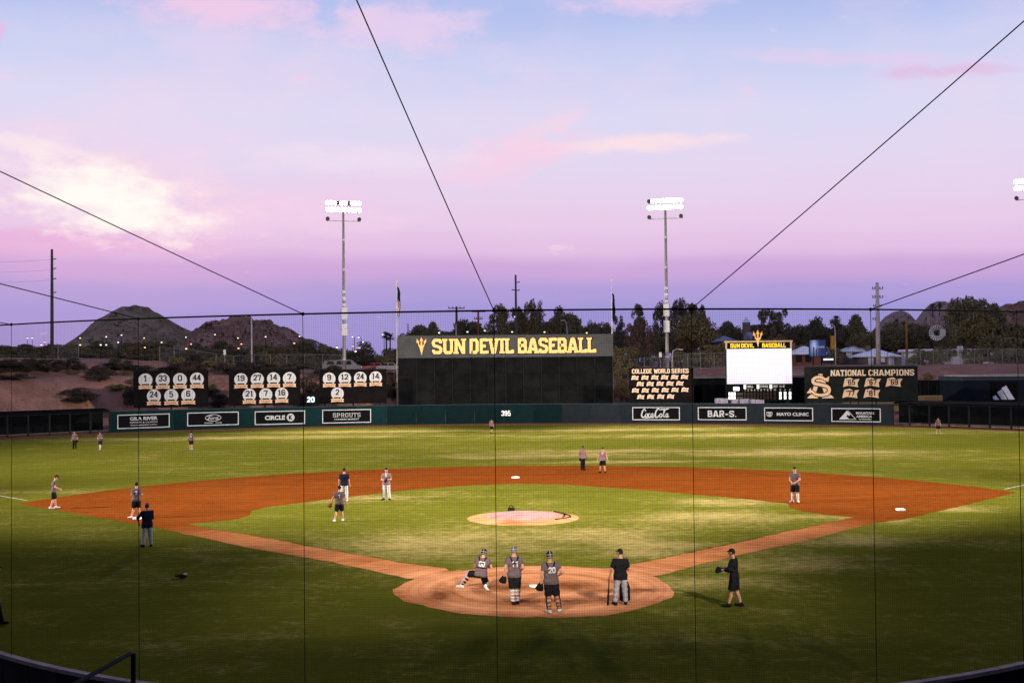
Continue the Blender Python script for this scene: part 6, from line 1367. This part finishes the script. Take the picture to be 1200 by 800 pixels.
    if ck:
        g = .013 if ck == 'cap' else .03
        low = .025 if ck == 'cap' else -.05
        def cap_f(P):
            q = D_(P); d = (np.linalg.norm(q/np.array([.077+g, .098+g, .118+g]), axis=1)-1)*.09
            if ck == 'cap': return np.maximum(d, low-q[:, 2]+.12*q[:, 1])
            return np.maximum(d, np.maximum(low-q[:, 2], np.minimum(q[:, 1]-.05, .02-q[:, 2])))
        co = part('cap' if ck == 'cap' else 'helmet', cap_f, cm, (hc-.17, hc+.17), min(h, .018))
        if ck != 'mask':
            bd = nrm(hf*math.cos(R(bill))+hr*math.sin(R(bill))); br = np.cross(bd, hu); q = MB(); V = []
            for i in range(9):
                a = -1.1+2.2*i/8
                for rr, dz in ((.085, 0.012), (.165, -.008)):
                    pp = hc+bd*(math.cos(a)*rr+.012)+br*math.sin(a)*.092+hu*(.038+dz)
                    V += [pp, pp+hu*.010]
            F = []
            for i in range(8): b_ = 4*i; F += [(b_, b_+2, b_+6, b_+4), (b_+1, b_+5, b_+7, b_+3), (b_+2, b_+3, b_+7, b_+6)]
            q.add(V, F).build('brim', cm, co)
        else:
            q = MB()
            for z in (-.07, -.03, .01): q.tube([hc+hr*-.1+hf*.03+hu*z, hc+hr*-.06+hf*.14+hu*z, hc+hf*.16+hu*z, hc+hr*.06+hf*.14+hu*z, hc+hr*.1+hf*.03+hu*z], .006, 5)
            for x in (-.05, 0, .05): q.tube([hc+hr*x+hf*.135+hu*-.1, hc+hr*x+hf*.155, hc+hr*x+hf*.13+hu*.07], .006, 5)
            q.build('face_mask', BLK, co)
            q = MB(); 
            for z in (.035, -.035): q.tube([hc+hr*.112*math.cos(a)+hf*(-.132)*math.sin(a)+hu*(z+.02*math.sin(a)) for a in np.linspace(0, math.pi, 9)], .012, 5)
            q.tube([hc-hf*.13*math.cos(a)+hu*.152*math.sin(a)*1.0 for a in np.linspace(0, 1.4, 7)], .012, 5); q.build('mask_strap', LGREY, co)
    if ck == 'cap' or not ck:
        part('hair', lambda P: (lambda q: np.maximum((np.linalg.norm(q/np.array([.085, .106, .126]), axis=1)-1)*.09, np.maximum(q[:, 1]-.02+q[:, 2]*.2, np.maximum(-.06-q[:, 2], q[:, 2]-.06))))(D_(P)), HAIR, (hc-.15, hc+.15), min(h, .018))
    if glove:
        s, gm = glove; e, w_ = A[s]; dr = nrm(w_-e); c = w_+dr*.10; side = nrm(np.cross(dr, (0, 1, .3))); pn = np.cross(side, dr)
        def glove_f(P):
            D = P-c; q = np.stack([D @ side, D @ dr, D @ pn*1.9], 1); d = cap_(q, (0, -.05, 0), (0, .04, 0), .075, .10)
            for i in range(4): d = smin(d, cap_(q, (-.06+.04*i, .05, 0), (-.085+.057*i, .16-.012*abs(i-1.5), .03), .035, .028), .02)
            return smin(d, cap_(q, (.07*s, -.02, 0), (.13*s, .09, .03), .04, .03), .02)/1.3
        part('glove', glove_f, gm, (c-.26, c+.26), min(h, .02))
    if guards:
        ga, gb = guards
        for s in (-1, 1):
            hp, kn, an, td = Lg[s]; ax = nrm(an-kn); L = np.linalg.norm(an-kn); fw = nrm(td-ax*(td @ ax))
            box_ = (np.minimum(kn, an)-.16, np.maximum(kn, an)+.16)
            part('leg_guard', lambda P: np.maximum(np.maximum(leg(P, s, .035), -((P-kn) @ fw)-.01), np.maximum(-.10-(P-kn) @ ax, (P-kn) @ ax-L*.93)), ga, box_)
            for j, f_ in enumerate((.16, .42, .68, .9)):
                part('guard_strap', lambda P: np.maximum(leg(P, s, .024), np.abs((P-kn) @ ax-L*f_)-.03), gb, box_)
    if harness:
        def strap_f(P):
            D = P-pel; x, y, z = D @ rt, D @ fr, D @ up
            base = shirt_f(P)-.014; reg = np.full(len(P), 9.0)
            seg = lambda a, b, w_: np.abs(0)+cap_(np.stack([x, z, 0*x], 1), (*a, 0), (*b, 0), w_, w_)
            for s in (-1, 1): reg = np.minimum(reg, seg((s*.13, .56), (s*.05, .36), .026))
            reg = np.minimum(reg, seg((-.06, .36), (.06, .36), .03)); reg = np.minimum(reg, seg((-.2, .20), (.2, .20), .02)) if harness[1] else reg
            return np.maximum(np.maximum(base, reg), y+.02)
        part('harness', strap_f, harness[0], None, min(h, .02))
    if num and so:
        q = MB(); block(q, num[0], num[2] if len(num) > 2 else 0, .24 if len(num) < 4 else num[3], .18, (.11 if len(num[0]) == 1 else .21), .19, 0, .001, serif=False, weave=0)
        bv = BVHTree.FromPolygons([tuple(v.co) for v in so.data.vertices], [tuple(p.vertices) for p in so.data.polygons]); sgn = -1 if num[1] == 'back' else 1; V = []
        for i, (x, y, z) in enumerate(q.v):
            o_ = T(-x*sgn if sgn > 0 else x, sgn*.6, z); hit = bv.ray_cast(Vector(o_), Vector(-fr*sgn)); b_ = Vector(o_)-Vector(fr)*(sgn*.45) if hit[0] is None else hit[0]
            V.append(b_+Vector(fr)*sgn*(.012+.0016*((i//8) % 5)-(.004 if (i % 8) >= 4 else 0)))
        nb = MB(); nb.v = [tuple(v) for v in V]; nb.f = q.f; nb.build('number', NUM, t)
    return t, A, k
DOWN = lambda s: ((s*.26, -.03, 1.16), (s*.29, .06, .90))
# --- round the plate
person('crouching catcher in black mask and striped leg guards, left of home plate', 559, 691, face=-12, Hs=1.80, pos=atz(561, 689.5)[:2].tolist()+[0], pel=(.08, -.02, .50), lean=(7, 8), num=('00', 'back', .02), sleeve=.55, arms={'L': ((-.12, .12, .82), (.02, .34, .72)), 'R': ((.38, .10, .80), (.24, .34, .70))}, legs={'L': ((-.36, .12, .46), (-.60, .0, .085), (-.95, .25, 0)), 'R': ((.16, .34, .13), (.26, -.06, .10), (.5, -.6, -.35))}, cap=('mask', BLK), harness=(BLK, True), guards=(LGREY, BLK), shoe=WHT, head={'at': (.0, .05, .70)}, skin=SKINM)
person('standing catcher with a dark mitt in the left hand and number on his back', 603, 708.5, face=4, Hs=1.80, num=('11', 'back', .02), sleeve=.6, arms={'L': ((-.28, -.04, 1.18), (-.32, .02, .90)), 'R': ((.27, -.05, 1.18), (.20, .14, 1.02))}, legs={'L': ((-.06, .03, .50), (-.04, .0, .085), (-.1, 1, 0)), 'R': ((.10, .04, .50), (.10, .12, .085), (.2, 1, 0))}, cap=('mask', cl('helmet_grey', (.07, .065, .07), .5)), harness=(BLK, False), guards=(LGREY, WHT), shoe=BLK, glove=(-1, BLK), head={'front': (.25, 1, 0)})
person('catcher in a black helmet with tan-strapped leg guards and hand on hip', 646, 718.5, face=6, Hs=1.84, num=('20', 'back', .03), sleeve=.6, arms={'L': ((-.27, -.05, 1.17), (-.30, .02, .90)), 'R': ((.34, -.10, 1.20), (.20, .10, 1.06))}, legs={'L': ((-.07, .04, .50), (-.06, .0, .085), (-.45, 1, 0)), 'R': ((.17, .02, .50), (.27, .10, .085), (.4, 1, 0))}, cap=('mask', BLK), harness=(BLK, False), guards=(BLK, cl('tan_strap', (.16, .08, .05))), shoe=WHT, glove=(-1, BLK), lean=(-2, 0))
tp, Ab, kb = person('coach in black shirt and grey trousers leaning on a bat', 727.5, 709, face=3, Hs=1.74, shirt=BLK, bottom=('pants', LGREY), shoe=BLK, sleeve=.85, arms={'L': ((-.29, -.02, 1.18), (-.33, .10, .93)), 'R': ((.27, .02, 1.18), (.16, .26, 1.08))}, legs={'L': ((-.14, .02, .50), (-.18, .0, .085), (-.4, 1, 0)), 'R': ((.14, .03, .50), (.17, .05, .085), (.3, 1, 0))}, head={'front': (-.8, .8, -.1)}, shirt_len=-.14)
P_ = atz(727.5, 709); hand = Vector((P_[0]-.36*kb, P_[1]+.12, .86*kb)); tip = Vector(atz(712.5, 710)); tip.z = .05
q = MB(); q.tube([(0, 0, -.02), (0, 0, .03), (0, 0, .25), (0, 0, .5), (0, 0, .80), (0, 0, .82)], [.028, .034, .033, .022, .0125, .022], 12); o = q.build('baseball_bat', BLK, None, True); d_ = hand-tip; o.location = tip; o.rotation_euler = d_.to_track_quat('Z', 'Y').to_euler(); tag(o, 'black bat with its tip on the dirt in the coach\'s left hand', 'bat')
pb_ = atz(733, 704); t = thing('equipment_bag', 'upright black bag behind the legs of the coach with the bat', 'bag', (pb_[0]-.02, pb_[1], .016), R(8))
q = MB(); q.tube([(0, 0, 0), (0, 0, .05), (0, 0, .45), (0, 0, .58), (.02, 0, .62)], [.14, .17, .165, .12, .05], 12); o = q.build('body', BLK, t, True); q = MB(); q.tube([(-.1, -.15, .15), (-.17, -.19, .33), (-.05, -.14, .55)], .018, 6); q.build('strap', BLK, t); q = MB(); q.tube([(-.1, 0, .56), (0, 0, .70), (.1, 0, .56)], .018, 6); q.build('handle', BLK, t)
person('man in a long black hoodie and shorts holding a mitt, right of the plate', 861, 711, face=62, Hs=1.78, shirt=BLK, bottom=('shorts', BLK), shoe=BLK, sleeve=1.6, arms={'L': ((-.24, .10, 1.16), (-.12, .36, 1.14)), 'R': ((.26, .06, 1.15), (.08, .34, 1.16))}, legs={'L': ((-.13, .06, .50), (-.14, .16, .085), (-.1, 1, 0)), 'R': ((.12, -.02, .50), (.13, -.16, .085), (.1, 1, 0))}, glove=(-1, cl('mitt_black', (.012, .011, .011))), shirt_len=-.26, head={'front': (.0, 1, -.35)}, lean=(0, 3))
# --- third base side
person('coach in a navy pullover, pale trousers and blue cap, left of the base path', 172.5, 641, face=28, Hs=1.84, shirt=NVY, bottom=('pants', LGREY), shoe=BLK, cap=('cap', BLU), sleeve=1.3, arms={'L': ((-.40, .0, 1.20), (-.32, .12, 1.04)), 'R': ((.24, .12, 1.16), (.06, .30, 1.12))}, legs={'L': ((-.15, .03, .50), (-.17, .0, .085), (-.4, 1, 0)), 'R': ((.13, .02, .50), (.16, .03, .085), (.3, 1, 0))}, shirt_len=-.16, head={'front': (.2, 1, 0)})
person('player with a number on his back standing at third base', 160, 607, face=8, Hs=1.80, num=('7', 'back'), shoe=WHT, sleeve=.6, arms={'L': ((-.25, .06, 1.16), (-.10, .25, 1.10)), 'R': ((.25, .06, 1.16), (.10, .25, 1.10))}, legs={'L': ((-.15, .04, .50), (-.24, -.04, .085), (-.9, .3, 0)), 'R': ((.10, .02, .50), (.16, .05, .085), (.2, 1, 0))})
person('player in white shoes looking down at his hands on the left tip of the clay', 63, 596, face=-68, Hs=1.84, num=('2', 'back'), shoe=WHT, sleeve=.55, arms={'L': ((-.22, .06, 1.16), (-.10, .30, 1.04)), 'R': ((.22, .06, 1.16), (.10, .30, 1.02))}, legs={'L': ((-.11, .06, .50), (-.12, .12, .085), (-.1, 1, 0)), 'R': ((.11, -.01, .50), (.12, -.16, .085), (.1, 1, 0))}, lean=(0, 5), head={'at': (0, .07, .715), 'front': (0, 1, -.7), 'up': (0, .6, .9)})
person('dark figure mostly cut off by the left edge of the view', -6, 734, face=-60, Hs=1.78, shirt=BLK, bottom=('pants', BLK), shoe=BLK, cap=('cap', BLK), legs={'L': ((-.11, .1, .50), (-.12, .2, .085), (-.1, 1, 0)), 'R': ((.11, 0, .5), (.12, -.1, .085), (.1, 1, 0))})
# --- infield
person('coach in a navy shirt and white trousers seen from behind on the left infield', 403.5, 587.5, face=0, Hs=1.86, shirt=NVY, bottom=('pants', WHT), shoe=WHT, sleeve=.8, shirt_len=-.10)
person('player with number 1 on his back and a brown glove, before the coach in navy', 398, 611, face=6, Hs=1.74, num=('1', 'back'), shoe=WHT, sleeve=.65, glove=(-1, LEATH), arms={'L': ((-.33, -.02, 1.18), (-.42, .04, .96)), 'R': ((.30, .0, 1.17), (.33, .06, .92))}, legs={'L': ((-.16, .02, .50), (-.25, -.08, .085), (-.4, 1, 0)), 'R': ((.12, .05, .50), (.16, .1, .085), (.2, 1, 0))})
person('player in faded jersey and white trousers facing the camera with his glove at his chest', 453, 586, face=176, Hs=1.82, shirt=PINKJ, bottom=('pants', WHT), shoe=BLK, cap=('cap', NVY), sleeve=.7, glove=(1, BLK), num=('5', 'front', 0, .36), arms={'L': ((-.27, .05, 1.16), (-.05, .27, 1.16)), 'R': ((.27, .05, 1.16), (.05, .26, 1.14))}, legs={'L': ((-.13, .03, .50), (-.17, .0, .085), (-.4, 1, 0)), 'R': ((.13, .03, .50), (.17, .02, .085), (.4, 1, 0))})
person('player in dark trousers at the back edge of the clay, left of a pair', 683, 551, face=200, Hs=1.74, shirt=PINKJ, bottom=('pants', BLK), shoe=BLK, skin=SKIND, glove=(1, BLK), arms={'L': DOWN(-1), 'R': ((.25, -.06, 1.17), (.24, .06, .93))}, legs={'L': ((-.08, .03, .5), (-.09, 0, .085), (-.2, 1, 0)), 'R': ((.09, .03, .5), (.10, .02, .085), (.2, 1, 0))})
person('player in black shorts at the back edge of the clay, right of a pair', 706.5, 554, face=165, Hs=1.76, shirt=PINKJ, shoe=BLK, sleeve=.45, num=('3', 'front', 0, .34), arms={'L': ((-.30, .0, 1.17), (-.36, .06, .93)), 'R': ((.30, .0, 1.17), (.35, .06, .93))}, legs={'L': ((-.14, .05, .5), (-.17, .03, .085), (-.4, 1, 0)), 'R': ((.15, .0, .5), (.20, -.05, .085), (.5, 1, 0))})
person('player in white leggings standing alone near first base', 932, 588.5, face=150, Hs=1.90, shirt=GREYJ, sock=WHT, shoe=WHT, sleeve=.6, arms={'L': ((-.26, .06, 1.16), (-.08, .24, 1.04)), 'R': ((.26, .06, 1.16), (.08, .24, 1.02))}, legs={'L': ((-.13, .03, .5), (-.15, .0, .085), (-.6, 1, 0)), 'R': ((.13, .03, .5), (.15, .02, .085), (.4, 1, 0))})
# --- outfield
person('player in black trousers with a glove, leftmost in the outfield', 87.5, 526, face=175, Hs=1.74, shirt=GREYJ, bottom=('pants', BLK), glove=(-1, BLK))
person('player in white socks walking, second from left in the outfield', 117.5, 527, face=170, Hs=1.74, shirt=GREYJ, sock=WHT, shoe=WHT, arms={'L': ((-.26, .06, 1.18), (-.1, .25, 1.12)), 'R': ((.26, .06, 1.18), (.1, .25, 1.12))}, legs={'L': ((-.07, .05, .5), (-.06, .1, .085), (-.1, 1, 0)), 'R': ((.07, .0, .5), (.07, -.1, .085), (.1, 1, 0))})
person('player with a number on his back jogging in left centre field', 224, 527, face=5, Hs=1.74, shirt=GREYJ, num=('4', 'back'), shoe=WHT, glove=(-1, BLK), arms={'L': ((-.29, .0, 1.18), (-.28, .2, 1.05)), 'R': ((.29, -.05, 1.18), (.3, .14, 1.0))}, legs={'L': ((-.09, .12, .52), (-.09, .05, .12), (-.1, 1, 0)), 'R': ((.1, .02, .5), (.13, -.18, .1), (.1, 1, 0))})
person('player running in deep centre field below the distance number', 576, 508, face=-35, Hs=1.70, shirt=PINKJ, shoe=BLK, legs={'L': ((-.09, .12, .52), (-.12, .02, .1), (-.1, 1, 0)), 'R': ((.1, .02, .5), (.1, -.22, .1), (.1, 1, 0))})
person('player in black shorts standing in right field below the navy building', 1099.5, 508, face=178, Hs=1.70, shirt=GREYJ, shoe=WHT, legs={'L': ((-.14, .03, .5), (-.2, 0, .085), (-.4, 1, 0)), 'R': ((.14, .03, .5), (.2, 0, .085), (.4, 1, 0))})
person('man in pale clothes standing inside the right-hand bullpen', 1114.5, 495.5, face=190, Hs=1.76, shirt=GOLDJ, bottom=('pants', GOLDJ), shoe=BLK, arms={'L': ((-.25, .08, 1.16), (-.1, .28, 1.2)), 'R': ((.25, .08, 1.16), (.1, .28, 1.2))})
# something left lying on the grass
pg = atz(214, 677); t = thing('fielding_glove', 'dark glove with pale trim lying on the dim grass at left', 'glove', (pg[0], pg[1], .0), R(20))
q = MB(); q.ball((0, 0, .07), (.16, .14, .07), 10, 6); 
for i in range(4): q.tube([(-.1+.065*i, .08, .08), (-.13+.085*i, .2, .09), (-.13+.085*i, .27, .06)], [.035, .032, .02], 6)
q.tube([(-.14, -.02, .08), (-.24, .06, .09), (-.25, .13, .07)], [.035, .032, .02], 6); q.build('palm', cl('dark_leather', (.02, .014, .01)), t, True)
q = MB(); q.ball((.09, .0, .135), (.075, .06, .035), 8, 6); q.build('trim', cl('pale_trim', (.45, .42, .36)), t, True)
